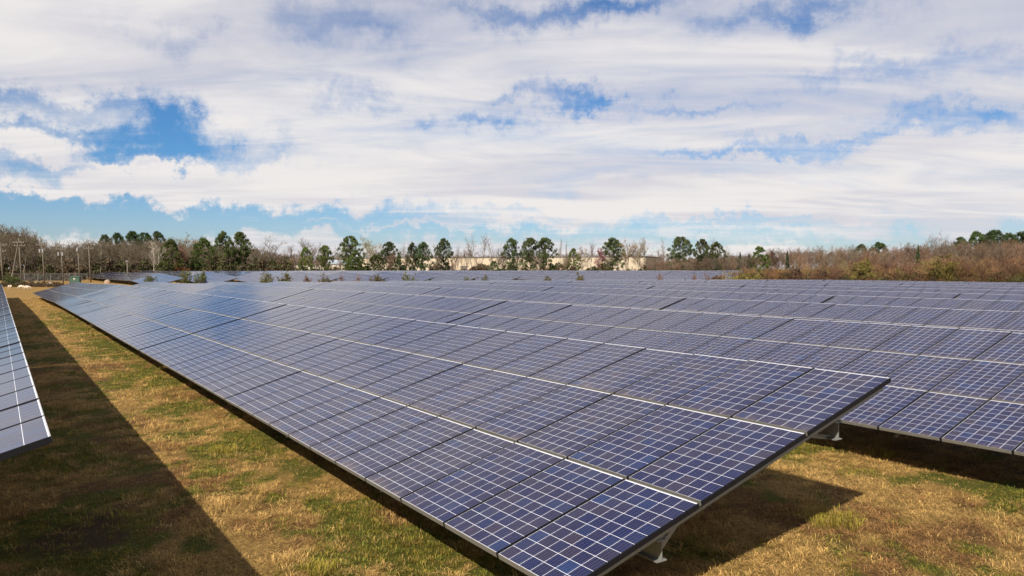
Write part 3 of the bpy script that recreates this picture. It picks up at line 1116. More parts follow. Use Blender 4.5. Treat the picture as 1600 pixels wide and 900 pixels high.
def build_trees():
    ev = [
        (267, 373, 40, 215, 'rounded olive green evergreen beside the white-trunked bare tree', 'dense', (0.045, 0.052, 0.013)),
        (318, 371, 46, 225, 'broad bright green evergreen behind the orange shrub', 'dense', (0.038, 0.058, 0.014)),
        (350, 362, 36, 225, 'tall dark pine, left one of the pair at the wood edge', 'pine', G1),
        (376, 362, 36, 230, 'tall dark pine, right one of the pair at the wood edge', 'pine', G1),
        (400, 402, 19, 245, 'small dark cedar below the vase-shaped bare tree', 'cedar', (0.028, 0.034, 0.014)),
        (426, 404, 18, 245, 'small round dark cedar standing alone by the low brown wood', 'dense', (0.030, 0.038, 0.014)),
        (478, 385, 25, 262, 'bushy green pine in front of the grey bare tree', 'dense', G2),
        (508, 383, 25, 265, 'slender green pine beside the pale low shed', 'pine', G2),
        (547, 369, 40, 262, 'largest dark pine, full to the ground, near the warehouse end', 'pine', G1),
        (556, 392, 34, 258, 'low dense pine skirting the foot of the largest dark pine', 'dense', G1),
        (588, 398, 26, 262, 'short ragged pine between two taller pines', 'pine', G1),
        (608, 378, 32, 268, 'flat-topped pine with open crown before the cream warehouse', 'pine', G3),
        (623, 397, 20, 262, 'dark narrow cedar beside the flat-topped pine', 'cedar', G3),
        (645, 379, 22, 268, 'thin pine with a tufted top, left of a close pair', 'pine', G3),
        (662, 378, 25, 266, 'thin pine with a tufted top, right of a close pair', 'pine', G3),
        (693, 373, 30, 268, 'round-topped pine left of the tall grey bare trees', 'pine', G3),
        (772, 407, 22, 215, 'small bushy pine in front of the warehouse doors', 'dense', (0.030, 0.050, 0.012)),
        (799, 372, 30, 268, 'open-crowned pine, first of three standing together', 'pine', G3),
        (829, 371, 34, 268, 'open-crowned pine, middle of three standing together', 'pine', G1),
        (853, 371, 36, 266, 'wide open-crowned pine, last of three standing together', 'pine', G1),
        (896, 387, 25, 262, 'short bright green pine against the warehouse wall', 'dense', G2),
        (957, 372, 38, 268, 'large dark pine before the right part of the warehouse', 'pine', G1),
        (1063, 370, 42, 262, 'spreading pine right of the warehouse corner', 'pine', G3),
        (1096, 373, 26, 258, 'brownish pine tangled with bare branches', 'pine', (0.045, 0.046, 0.020)),
        (1118, 378, 32, 252, 'full green pine beside the brownish pine', 'pine', G1),
        (1100, 396, 50, 246, 'low spreading evergreen at the foot of two pines', 'dense', (0.028, 0.038, 0.016)),
        (1186, 384, 36, 235, 'rounded grass-green evergreen above the olive thicket', 'dense', (0.042, 0.058, 0.014)),
        (1156, 394, 14, 232, 'dark pointed cedar left of the rounded evergreen', 'cedar', (0.022, 0.032, 0.018)),
        (1170, 397, 14, 234, 'dark blunt cedar close to the rounded evergreen', 'cedar', (0.022, 0.032, 0.018)),
        (1230, 392, 12, 190, 'thin dark cedar beside red twigs', 'cedar', (0.024, 0.032, 0.016)),
        (1434, 383, 14, 170, 'lone dark cedar rising from the brown thicket', 'cedar', (0.024, 0.034, 0.016)),
    ]
    for (px, top, w, dep, lab, kind, c) in ev:
        evergreen(px, top, w, dep, lab, kind, c)
    for i, (px, top, w) in enumerate([(165, 367, 30), (184, 364, 26), (208, 361, 34), (226, 363, 30), (246, 362, 34)]):
        evergreen(px, top, w, 330, 'dark pine crown rising behind the brown wood, %s from the picture edge' % ORD[i], 'pine', (0.034, 0.052, 0.020), 'pines behind the brown wood')
    for i, (px, top, w) in enumerate([(1525, 361, 44), (1552, 360, 46), (1575, 363, 42), (1596, 362, 46), (1582, 372, 40), (1545, 370, 40), (1345, 381, 34), (1372, 378, 32), (1298, 394, 28), (1500, 371, 32)]):
        evergreen(px, top, w, 330, ['darkest broad pine at the left end of the green clump on the rise', 'tallest pine of the green clump on the rise', 'pine in the right half of the green clump on the rise', 'pine at the picture edge of the green clump on the rise', 'low pine in front of the right half of the green clump', 'low pine in front of the left half of the green clump', 'low green pine crown left of a near twin in the bare wood', 'low green pine crown right of its near twin in the bare wood', 'lone low green crown above the red twiggy shrub', 'lone dark crown between the grey tree and the green clump'][i], 'pine' if i % 2 else 'dense', (0.030, 0.050, 0.016), 'pines on the rise')
    gy, tan_, grn = (0.15, 0.125, 0.105), (0.22, 0.165, 0.11), (0.17, 0.16, 0.13)
    bt = [
        (240, 374, 32, 205, 'pale white-trunked bare tree against the brown wood', 'vase', (0.34, 0.29, 0.24), None),
        (300, 361, 52, 260, 'golden tan budding tree above the green evergreens', 'round', (0.20, 0.13, 0.06), (0.15, 0.095, 0.022)),
        (284, 384, 20, 222, 'pinkish red budding tree between two evergreens', 'round', (0.16, 0.08, 0.06), (0.15, 0.050, 0.035)),
        (428, 366, 46, 270, 'vase-shaped leafless tree left of the open sky gap', 'vase', gy, None),
        (486, 369, 38, 275, 'rounded grey leafless tree behind the bushy pine', 'round', gy, None),
        (531, 378, 18, 280, 'thin leafless tree beside the largest dark pine', 'tall', gy, None),
        (575, 368, 38, 275, 'pale budding tree leaning out behind the largest pine', 'vase', (0.26, 0.23, 0.17), (0.20, 0.18, 0.08)),
        (716, 380, 16, 270, 'thin leafless tree beside the round-topped pine', 'tall', gy, None),
        (738, 365, 24, 268, 'tall grey leafless tree, first of the trio by the doors', 'round', gy, None),
        (749, 362, 26, 270, 'tallest grey leafless tree of the trio by the doors', 'tall', gy, None),
        (769, 371, 20, 268, 'slender grey leafless tree, third of the trio by the doors', 'tall', gy, None),
        (783, 379, 20, 268, 'small spreading leafless tree near the open-crowned pines', 'vase', gy, None),
        (816, 368, 14, 276, 'thin bare stem between the open-crowned pines', 'tall', gy, None),
        (874, 365, 9, 262, 'bare pole-like tree, taller of two by the warehouse wall', 'tall', gy, None),
        (886, 373, 9, 262, 'bare pole-like tree, shorter of two by the warehouse wall', 'tall', gy, None),
        (911, 384, 26, 264, 'pale twiggy tree beside the short bright pine', 'round', (0.27, 0.22, 0.18), (0.22, 0.17, 0.13)),
        (920, 374, 16, 268, 'leafless tree with thin upright twigs above the warehouse', 'tall', gy, None),
        (937, 385, 16, 262, 'small magenta budding tree before the warehouse', 'round', (0.17, 0.09, 0.085), (0.20, 0.075, 0.085)),
        (980, 370, 32, 264, 'tan budding tree right of the large dark pine', 'round', tan_, (0.26, 0.18, 0.11)),
        (999, 369, 30, 266, 'pale greenish budding tree at the warehouse corner', 'vase', grn, (0.25, 0.20, 0.11)),
        (1010, 370, 20, 270, 'grey leafless tree leaning past the warehouse corner', 'tall', gy, None),
        (1029, 386, 12, 270, 'short thin leafless tree in the gap past the warehouse', 'tall', gy, None),
        (1040, 369, 13, 268, 'tall thin leafless tree in the gap past the warehouse', 'tall', gy, None),
        (1112, 370, 20, 268, 'grey leafless tree behind the full green pine', 'vase', gy, None),
        (1134, 384, 16, 258, 'small grey leafless tree right of the full green pine', 'round', gy, None),
        (1465, 357, 30, 250, 'tall grey leafless tree standing out above the bare wood', 'round', (0.16, 0.14, 0.125), None),
    ]
    for (px, top, w, dep, lab, shape, c, buds) in bt:
        bare_tree(px, top, w, dep, lab, shape, c, buds=buds)


build_trees()


def mass(name, label, items, mat_split=True):
    """far wood that reads as one mass: many leafless trees joined; items = (x, y, z, w, h, shape, colour)"""
    Vs, Fs, Cs, off = [], [], [], 0
    for (x, y, z, w, h, shape, c) in items:
        pr = BARE[shape][int(rng.integers(3))]
        a = rng.random() * 6.28
        ca, sa = math.cos(a), math.sin(a)
        for q, (v, f) in enumerate(pr):
            if q == 1:
                keep = rng.random(len(f)) < 0.85
                f = f[keep]
            vv = v * np.array([w, w, h])
            vv = np.stack([vv[:, 0] * ca - vv[:, 1] * sa + x, vv[:, 0] * sa + vv[:, 1] * ca + y, vv[:, 2] + z], 1)
            Vs.append(vv)
            Fs.append(f + off)
            Cs.append(np.tile(c, (len(v), 1)))
            off += len(v)
    o = obj(name, np_mesh(name, np.concatenate(Vs), np.concatenate(Fs), M_BARK, np.concatenate(Cs)))
    o['kind'] = 'stuff'
    o['label'] = label
    o['category'] = 'woods'
    return o


def undergrowth(name, label, items, size=0.3, n_each=60, aspect=0.4, up=0.8):
    """items = (x, y, z, w, h, colour): leafy or twiggy clumps joined into one mass"""
    cs, sp, cl = [], [], []
    for (x, y, z, w, h, c) in items:
        m = 7
        a = rng.random(m) * 6.28
        rr = rng.random(m) ** 0.6 * w * 0.42
        hz = h * (0.12 + 0.8 * rng.random(m) * (1 - 0.5 * (rr / (w * 0.5)) ** 2))
        cs.append(np.stack([x + np.cos(a) * rr, y + np.sin(a) * rr, z + hz], 1))
        sp.append(np.full(m, 0.20 * min(w, h) + 0.12))
        cl.append(np.tile(c, (m, 1)) * (0.7 + 0.6 * rng.random((m, 1))))
    cen, spd, cc = np.concatenate(cs), np.concatenate(sp), np.concatenate(cl)
    V, Fq, idx = quads_cloud(cen, size, n_each, spd, aspect, up)
    cv = cc[idx] * (0.7 + 0.6 * rng.random((len(idx), 1)))
    o = obj(name, np_mesh(name, V, Fq, M_LEAF, np.repeat(cv, 4, 0)))
    o['kind'] = 'stuff'
    o['label'] = label
    o['category'] = 'undergrowth'
    return o


def top_profile(px, prof):
    xs = [p[0] for p in prof]
    ys = [p[1] for p in prof]
    return float(np.interp(px, xs, ys))


def build_woods():
    left = [(-60, 345), (0, 346), (30, 350), (55, 362), (75, 378), (90, 372), (120, 376), (140, 368), (170, 370), (215, 372), (262, 366), (300, 378), (340, 372), (400, 378), (440, 396), (520, 402), (620, 400), (720, 398)]
    items, und = [], []
    for i in range(230):
        px = -60 + 500 * (i + rng.random()) / 230
        dep = 215 + 75 * rng.random() + (25 if px > 300 else 0)
        x, y = spot(px, dep)
        z = float(ground_z(x, y))
        h = hgt(top_profile(px, left) + abs(rng.normal()) * 5, dep, z)
        c = np.array([(0.108, 0.090, 0.064), (0.132, 0.112, 0.084), (0.080, 0.064, 0.045), (0.105, 0.080, 0.055)][int(rng.integers(4))]) * (0.8 + 0.4 * rng.random())
        items.append((x, y, z - 0.2, h * (0.45 + 0.2 * rng.random()), max(h, 3), ['round', 'vase', 'tall'][int(rng.integers(3))], c))
    for i in range(150):
        px = 430 + 720 * (i + rng.random()) / 150
        dep = 390 + 60 * rng.random()
        x, y = spot(px, dep)
        z = float(ground_z(x, y))
        h = hgt(394 + 9 * rng.random(), dep, z)
        c = np.array([(0.13, 0.085, 0.065), (0.15, 0.11, 0.09)][int(rng.integers(2))])
        items.append((x, y, z - 0.2, h * 0.8, h, 'round', c))
    for i in range(46):
        px = 440 + 600 * (i + rng.random()) / 46
        dep = 352 + 30 * rng.random()
        x, y = spot(px, dep)
        z = float(ground_z(x, y))
        h = hgt(376 + 22 * rng.random(), dep, z)
        items.append((x, y, z - 0.2, h * (0.35 + 0.3 * rng.random()), h, ['tall', 'round', 'vase'][int(rng.integers(3))], np.array([(0.15, 0.12, 0.10), (0.13, 0.09, 0.07)][int(rng.integers(2))])))
    mass('left_woods', 'brown leafless wood behind the utility poles', items)
    items = []
    for i in range(95):
        px = 455 + 570 * (i + rng.random()) / 95
        dep = 258 + 30 * rng.random()
        x, y = spot(px, dep)
        z = float(ground_z(x, y))
        h = 3.5 + 6.5 * rng.random() ** 1.3
        c = np.array([(0.105, 0.075, 0.055), (0.15, 0.12, 0.095), (0.13, 0.075, 0.055), (0.17, 0.125, 0.085)][int(rng.integers(4))])
        items.append((x, y, z - 0.2, h * (0.4 + 0.4 * rng.random()), h, ['round', 'tall', 'vase'][int(rng.integers(3))], c))
    mass('sapling_screen', 'thin leafless saplings in front of the cream warehouse', items)
    for i in range(170):
        px = -60 + 510 * (i + rng.random()) / 170
        dep = 205 + 60 * rng.random()
        x, y = spot(px, dep)
        z = float(ground_z(x, y))
        hh = 2.0 + 5.5 * rng.random() ** 1.6
        c = np.array([(0.050, 0.050, 0.020), (0.070, 0.050, 0.030), (0.045, 0.036, 0.022), (0.040, 0.046, 0.016)][int(rng.integers(4))])
        und.append((x, y, z, 4.5 + 3 * rng.random(), hh, c))
    for i in range(110):
        px = 430 + 640 * rng.random()
        dep = 285 + 12 * rng.random() if px < 560 or px > 1010 else 272 + 6 * rng.random()
        x, y = spot(px, dep)
        z = float(ground_z(x, y))
        hh = (0.8 + 3.0 * rng.random()) * (1.0 if px < 560 or px > 1010 else 0.6)
        c = np.array([(0.060, 0.052, 0.022), (0.085, 0.055, 0.035), (0.045, 0.040, 0.020)][int(rng.integers(3))])
        und.append((x, y, z, 4 + 3 * rng.random(), hh, c))
    for i in range(120):
        px = 470 + 560 * rng.random()
        dep = 250 + 22 * rng.random()
        x, y = spot(px, dep)
        z = float(ground_z(x, y))
        c = np.array([(0.040, 0.046, 0.018), (0.070, 0.048, 0.030), (0.035, 0.040, 0.018), (0.060, 0.055, 0.022)][int(rng.integers(4))])
        und.append((x, y, z, 2.5 + 3 * rng.random(), 1.0 + 4.2 * rng.random() ** 2.2, c))
    for i in range(360):
        px = -70 + 530 * (i + rng.random()) / 360
        dep = 295 + 25 * rng.random()
        x, y = spot(px, dep)
        z = float(ground_z(x, y))
        hh = max(3.0, hgt(top_profile(px, left) + 5 + 6 * rng.random(), dep, z))
        c = np.array([(0.060, 0.046, 0.033), (0.044, 0.035, 0.025), (0.072, 0.054, 0.038)][int(rng.integers(3))])
        und.append((x, y, z, 7.0, hh, c))
    for i in range(230):
        px = 430 + 740 * (i + rng.random()) / 230
        dep = 455 + 20 * rng.random()
        x, y = spot(px, dep)
        z = float(ground_z(x, y))
        hh = max(3.0, hgt(394 + 8 * rng.random(), dep, z))
        c = np.array([(0.090, 0.058, 0.046), (0.075, 0.052, 0.042), (0.070, 0.060, 0.035)][int(rng.integers(3))])
        und.append((x, y, z, 9.0, hh, c))
    undergrowth('wood_undergrowth', 'dark olive and brown scrub along the foot of the trees', und, 0.40, 46)

    right = [(1000, 404), (1060, 400), (1130, 392), (1180, 388), (1220, 384), (1280, 382), (1330, 378), (1370, 383), (1420, 376), (1480, 372), (1530, 372), (1600, 368), (1680, 362)]
    items = []
    for i in range(210):
        px = 1010 + 660 * (i + rng.random()) / 210
        dep = 205 + 95 * rng.random()
        x, y = spot(px, dep)
        z = float(ground_z(x, y))
        h = hgt(top_profile(px, right) + abs(rng.normal()) * 5, dep, z)
        c = np.array([(0.125, 0.088, 0.062), (0.120, 0.098, 0.075), (0.085, 0.058, 0.042), (0.150, 0.092, 0.062)][int(rng.integers(4))]) * (0.8 + 0.4 * rng.random())
        items.append((x, y, z - 0.2, h * (0.5 + 0.25 * rng.random()), max(h, 3), ['round', 'vase', 'round'][int(rng.integers(3))], c))
    mass('right_woods', 'reddish brown leafless wood behind the thicket', items)
    # thicket in front of it: leafless and olive scrub
    items, und = [], []
    tprof = [(1100, 428), (1135, 418), (1200, 412), (1300, 405), (1350, 398), (1420, 402), (1480, 393), (1540, 398), (1600, 392), (1690, 390)]
    for i in range(170):
        px = 1118 + 560 * (i + rng.random()) / 170
        dep = 122 + 60 * rng.random() ** 1.3 + (px < 1250) * 14
        x, y = spot(px, dep)
        z = float(ground_z(x, y))
        h = max(1.6, hgt(top_profile(px, tprof) + abs(rng.normal()) * 7, dep, z))
        c = np.array([(0.150, 0.080, 0.048), (0.20, 0.115, 0.060), (0.09, 0.055, 0.035), (0.17, 0.14, 0.05), (0.10, 0.052, 0.036)][int(rng.integers(5))])
        items.append((x, y, z - 0.2, h * (0.7 + 0.4 * rng.random()), h, ['vase', 'round'][int(rng.integers(2))], c))
        if rng.random() < 0.8:
            oc = np.array([(0.105, 0.090, 0.018), (0.15, 0.078, 0.028), (0.080, 0.042, 0.024), (0.150, 0.120, 0.020), (0.050, 0.048, 0.016), (0.040, 0.026, 0.016)][int(rng.integers(6))])
            und.append((x + rng.normal(), y + rng.normal(), z, h * 0.9, h * (0.55 + 0.35 * rng.random()), oc))
    for i in range(150):
        px = 1110 + 580 * rng.random()
        dep = 112 + 14 * rng.random() + (px < 1250) * 12
        x, y = spot(px, dep)
        z = float(ground_z(x, y))
        oc = np.array([(0.060, 0.050, 0.018), (0.070, 0.038, 0.020), (0.036, 0.026, 0.015), (0.045, 0.042, 0.016)][int(rng.integers(4))])
        und.append((x, y, z, 2.6 + 2 * rng.random(), 1.2 + 2.2 * rng.random(), oc))
    for i in range(220):
        px = 1080 + 600 * (i + rng.random()) / 220
        dep = 270 + 30 * rng.random()
        x, y = spot(px, dep)
        z = float(ground_z(x, y))
        hh = max(3.0, hgt(top_profile(px, right) + 5 + 7 * rng.random(), dep, z))
        und.append((x, y, z, 6.0, hh, np.array([(0.074, 0.047, 0.032), (0.048, 0.032, 0.024), (0.068, 0.052, 0.036), (0.036, 0.030, 0.021)][int(rng.integers(4))])))
    mass('thicket_stems', 'rusty leafless stems of the thicket beside the field', items)
    undergrowth('thicket', 'olive and rust scrub of the thicket beside the field', und, 0.17, 66, 0.25, 1.6)


build_woods()


def build_shrubs():
    ol, br, pk, gr = (0.085, 0.088, 0.026), (0.085, 0.070, 0.030), (0.17, 0.095, 0.080), (0.060, 0.066, 0.020)
    sh = [
        (236, 132, 12, 26, 'low dark green shrub between the two distant table ends', gr),
        (258, 140, 10, 24, 'grey twiggy dry shrub before a distant table end', (0.19, 0.17, 0.15)),
        (288, 131, 20, 30, 'wide olive shrub below the orange budding tree', ol),
        (314, 132, 19, 26, 'olive shrub touching the wide olive shrub', ol),
        (417, 128, 19, 22, 'olive shrub, left of a pair beyond the tables', ol),
        (446, 128, 20, 26, 'olive shrub, right of a pair beyond the tables', ol),
        (480, 126, 11, 18, 'low reddish brown shrub beside an olive one', (0.11, 0.065, 0.045)),
        (506, 126, 16, 24, 'brown and olive shrub beside the low reddish one', br),
        (535, 126, 17, 14, 'bare pinkish twiggy shrub', pk),
        (560, 127, 16, 16, 'second bare pinkish twiggy shrub with thin stems', pk),
        (588, 124, 19, 22, 'upright olive brown shrub before the flat-topped pine', br),
        (637, 122, 20, 32, 'largest rounded olive shrub in the strip', ol),
        (730, 116, 12, 18, 'low dark olive shrub left of the table step', gr),
        (758, 116, 14, 18, 'dark olive shrub at the table step', gr),
        (855, 108, 12, 17, 'small grey green shrub before the wide open-crowned pine', (0.12, 0.11, 0.055)),
        (907, 106, 19, 20, 'rust and olive shrub below the warehouse', br),
        (1031, 104, 18, 16, 'pink twiggy shrub right of the warehouse corner', pk),
        (1085, 104, 17, 10, 'thin pink upright shrub', pk),
        (1104, 104, 18, 18, 'pink and rust shrub at the thicket edge', pk),
    ]
    for (px, dep, h, w, lab, c) in sh:
        zg = float(ground_z(*spot(px, dep)))
        hp = h + max(0.0, (CAM[2] - zg) / dep * F_PX - 17.5) * 0.9
        bush(px, dep, hp, w, lab, c, 'shrubs in the strip beyond the tables', dry=(c == pk))
    o = bush(284, 216, 26, 26, 'orange brown shrub in front of the evergreens', (0.15, 0.065, 0.025), 'bright shrubs at the wood edge', big=True)
    bush(1243, 122, 44, 22, 'red twiggy shrub beside the thin dark cedar', (0.085, 0.045, 0.030), 'bright shrubs at the wood edge', big=True)
    bush(1348, 120, 58, 40, 'yellow green shrub showing bright in the thicket', (0.100, 0.088, 0.022), 'bright shrubs at the wood edge', big=True)
    bush(1478, 122, 64, 56, 'wide yellow green shrub higher up the thicket', (0.100, 0.078, 0.022), 'bright shrubs at the wood edge', big=True)
    bush(1160, 113, 38, 66, 'low yellow olive shrub at the end of the thicket', (0.090, 0.076, 0.022), 'bright shrubs at the wood edge', big=True)


build_shrubs()


# ------------------------------------------------------------------ warehouse and sheds
def build_buildings():
    # the wall runs from its near right corner away to the far left
    D1, D0 = 300.0, 345.0
    x1, y1 = spot(1008, D1)
    x0, y0 = spot(556, D0)
    ang = math.atan2(y1 - y0, x1 - x0)
    L = math.hypot(x1 - x0, y1 - y0)
    zg = float(ground_z(x1, y1))
    H = hgt(400, D1, zg)
    root = thing('warehouse', 'long low cream warehouse behind the pines', 'building', (x0, y0, zg), (0, 0, ang))
    n = 18
    pw = L / n
    mb = MB()
    mb.box(0.1, L - 0.1, 0.25, 38, -0.5, H - 0.3)
    obj('shell', mb.mesh('shell', [M_CREAM]), root)
    pm = MB()
    pm.box(0.06, pw - 0.06, 0.0, 0.249, -0.4, H - 0.45)
    pme = pm.mesh('wall_panel', [M_CREAM])
    for i in range(n):
        obj('wall_panel', pme, root, (i * pw, 0, 0))
    pme2 = MB()
    pme2.box(0, 0.25, 0.3, 37.9, -0.4, H - 0.45)
    obj('wall_panel', pme2.mesh('end_wall', [M_CREAM]), root, (L - 0.09, 0, 0))
    mb = MB()
    mb.box(-0.2, L + 0.3, -0.12, 38.2, H - 0.44, H)
    obj('roof_trim', mb.mesh('roof_trim', [M_TRIM]), root)
    dm = MB()
    dm.box(0, 3.2, -0.12, -0.01, 0, 3.6)
    dme = dm.mesh('dock_door', [M_DOOR])
    fr = MB()
    fr.box(-0.2, 3.4, -0.08, -0.005, 3.61, 3.9)
    fme = fr.mesh('door_lintel', [M_TRIM])
    for f in (0.30, 0.345, 0.395, 0.44, 0.475, 0.56):
        d = obj('dock_door', dme, root, (f * L, 0, 0))
        obj('door_lintel', fme, d)
    # pale low shed to the left of the largest pine
    x, y = spot(536, 300)
    zg = float(ground_z(x, y))
    root = thing('shed', 'pale low shed with a light metal roof behind the pines', 'building', (x, y, zg), (0, 0, -HEAD + 0.08))
    w, h = 12.0, 4.4
    mb = MB()
    mb.box(-w / 2, w / 2, 0, 8, -0.4, h)
    obj('wall', mb.mesh('wall', [M_WHITEWALL]), root)
    mb = MB()
    mb.add([(-w / 2 - .4, -.4, h), (w / 2 + .4, -.4, h), (w / 2 + .4, 4, h + 1.7), (-w / 2 - .4, 4, h + 1.7), (w / 2 + .4, 8.4, h), (-w / 2 - .4, 8.4, h),
            (-w / 2 - .4, -.4, h + .12), (w / 2 + .4, -.4, h + .12), (w / 2 + .4, 4, h + 1.85), (-w / 2 - .4, 4, h + 1.85), (w / 2 + .4, 8.4, h + .12), (-w / 2 - .4, 8.4, h + .12)],
           [(6, 7, 8, 9), (9, 8, 10, 11), (0, 3, 2, 1), (3, 5, 4, 2), (0, 1, 7, 6), (5, 11, 10, 4), (1, 2, 8, 7), (2, 4, 10, 8), (0, 6, 9, 3), (3, 9, 11, 5)])
    obj('roof', mb.mesh('roof', [M_BLUEROOF]), root)
    for i, px in enumerate((-3.6, 1.4)):
        mb = MB()
        mb.box(px, px + 2.6, -0.10, -0.01, 0.1, 2.9)
        obj('door', mb.mesh('door', [M_DOOR]), root)
    x, y = spot(482, 300)
    zg = float(ground_z(x, y))
    root = thing('trailer', 'long white trailer low behind the bushy pine', 'trailer', (x, y, zg), (0, 0, -HEAD - 0.1))
    mb = MB()
    mb.box(-6.5, 6.5, 0, 2.6, 1.1, 3.7)
    mb.box(-6.5, 6.5, -0.05, 2.65, 3.71, 3.85)
    obj('box', mb.mesh('box', [M_WHITEWALL]), root)
    for wx in (-5.2, -4.1, 4.6, 5.6):
        mb = MB()
        mb.tube([(wx, 0.05, 0.5), (wx, 0.4, 0.5)], [0.5, 0.5], 14)
        obj('wheel', mb.mesh('wheel', [M_WIRE]), root)
    mb = MB()
    mb.box(-6.3, 6.3, 0.8, 1.8, 0.9, 1.09)
    obj('chassis', mb.mesh('chassis', [M_TRIM]), root)


build_buildings()


# ------------------------------------------------------------------ utility poles, fence, box, sheep
POLE_TOPS = []


def utility_pole(px, base_px, top, depth, lean, label, arms, cans=(), guy=None):
    x, y = spot(px, depth)
    z = float(ground_z(x, y))
    h = hgt(top, depth, z)
    root = thing('utility_pole', label, 'utility pole', (x, y, z - 0.3), (0, 0, -HEAD), 'utility poles in front of the wood')
    k = depth / F_PX
    tip = Vector((lean * k, 0, h + 0.3))
    mb = MB()
    mb.tube([(0, 0, 0), tip * 0.5, tip], [0.15, 0.13, 0.10], 10)
    obj('pole', mb.mesh('pole', [M_WOODPOLE], True), root)
    for (ya, l, r) in arms:
        za = hgt(ya, depth, z) + 0.3
        fx = tip.x * za / tip.z
        mb = MB()
        mb.box(fx + l * k, fx + r * k, -0.22, -0.10, za - 0.07, za + 0.07)
        a = obj('crossarm', mb.mesh('crossarm', [M_WOODPOLE]), root)
        for f in (0.04, 0.32, 0.68, 0.96):
            ix = fx + (l + (r - l) * f) * k
            mb = MB()
            mb.tube([(ix, -0.16, za + 0.072), (ix, -0.16, za + 0.20), (ix, -0.16, za + 0.30)], [0.035, 0.075, 0.04], 8)
            obj('insulator', mb.mesh('insulator', [M_GREY]), a)
    for (cx, cy) in cans:
        zc = hgt(cy, depth, z) + 0.3
        fx = tip.x * zc / tip.z + cx * k
        mb = MB()
        mb.tube([(fx, -0.42, zc - 0.42), (fx, -0.42, zc - 0.38), (fx, -0.42, zc + 0.36), (fx, -0.42, zc + 0.42)], [0.15, 0.20, 0.20, 0.14], 12)
        mb.box(fx - 0.05, fx + 0.05, -0.16, -0.10, zc - 0.3, zc + 0.3)
        obj('transformer', mb.mesh('transformer', [M_GREY]), root)
    if guy:
        gx = guy * k
        mb = MB()
        mb.tube([(gx, -0.8, 0.0), (tip.x * 0.9, -0.2, tip.z * 0.92)], [0.15, 0.11], 8)
        obj('brace_pole', mb.mesh('brace_pole', [M_WOODPOLE]), root)
    M = Matrix.Translation((x, y, z - 0.3)) @ Matrix.Rotation(-HEAD, 4, 'Z')
    POLE_TOPS.append([M @ Vector((tip.x + s * k, -0.16, hgt(arms[0][0], depth, z) + 0.62)) for s in (arms[0][1] * 0.96, arms[0][2] * 0.96)] if arms else [])
    return root


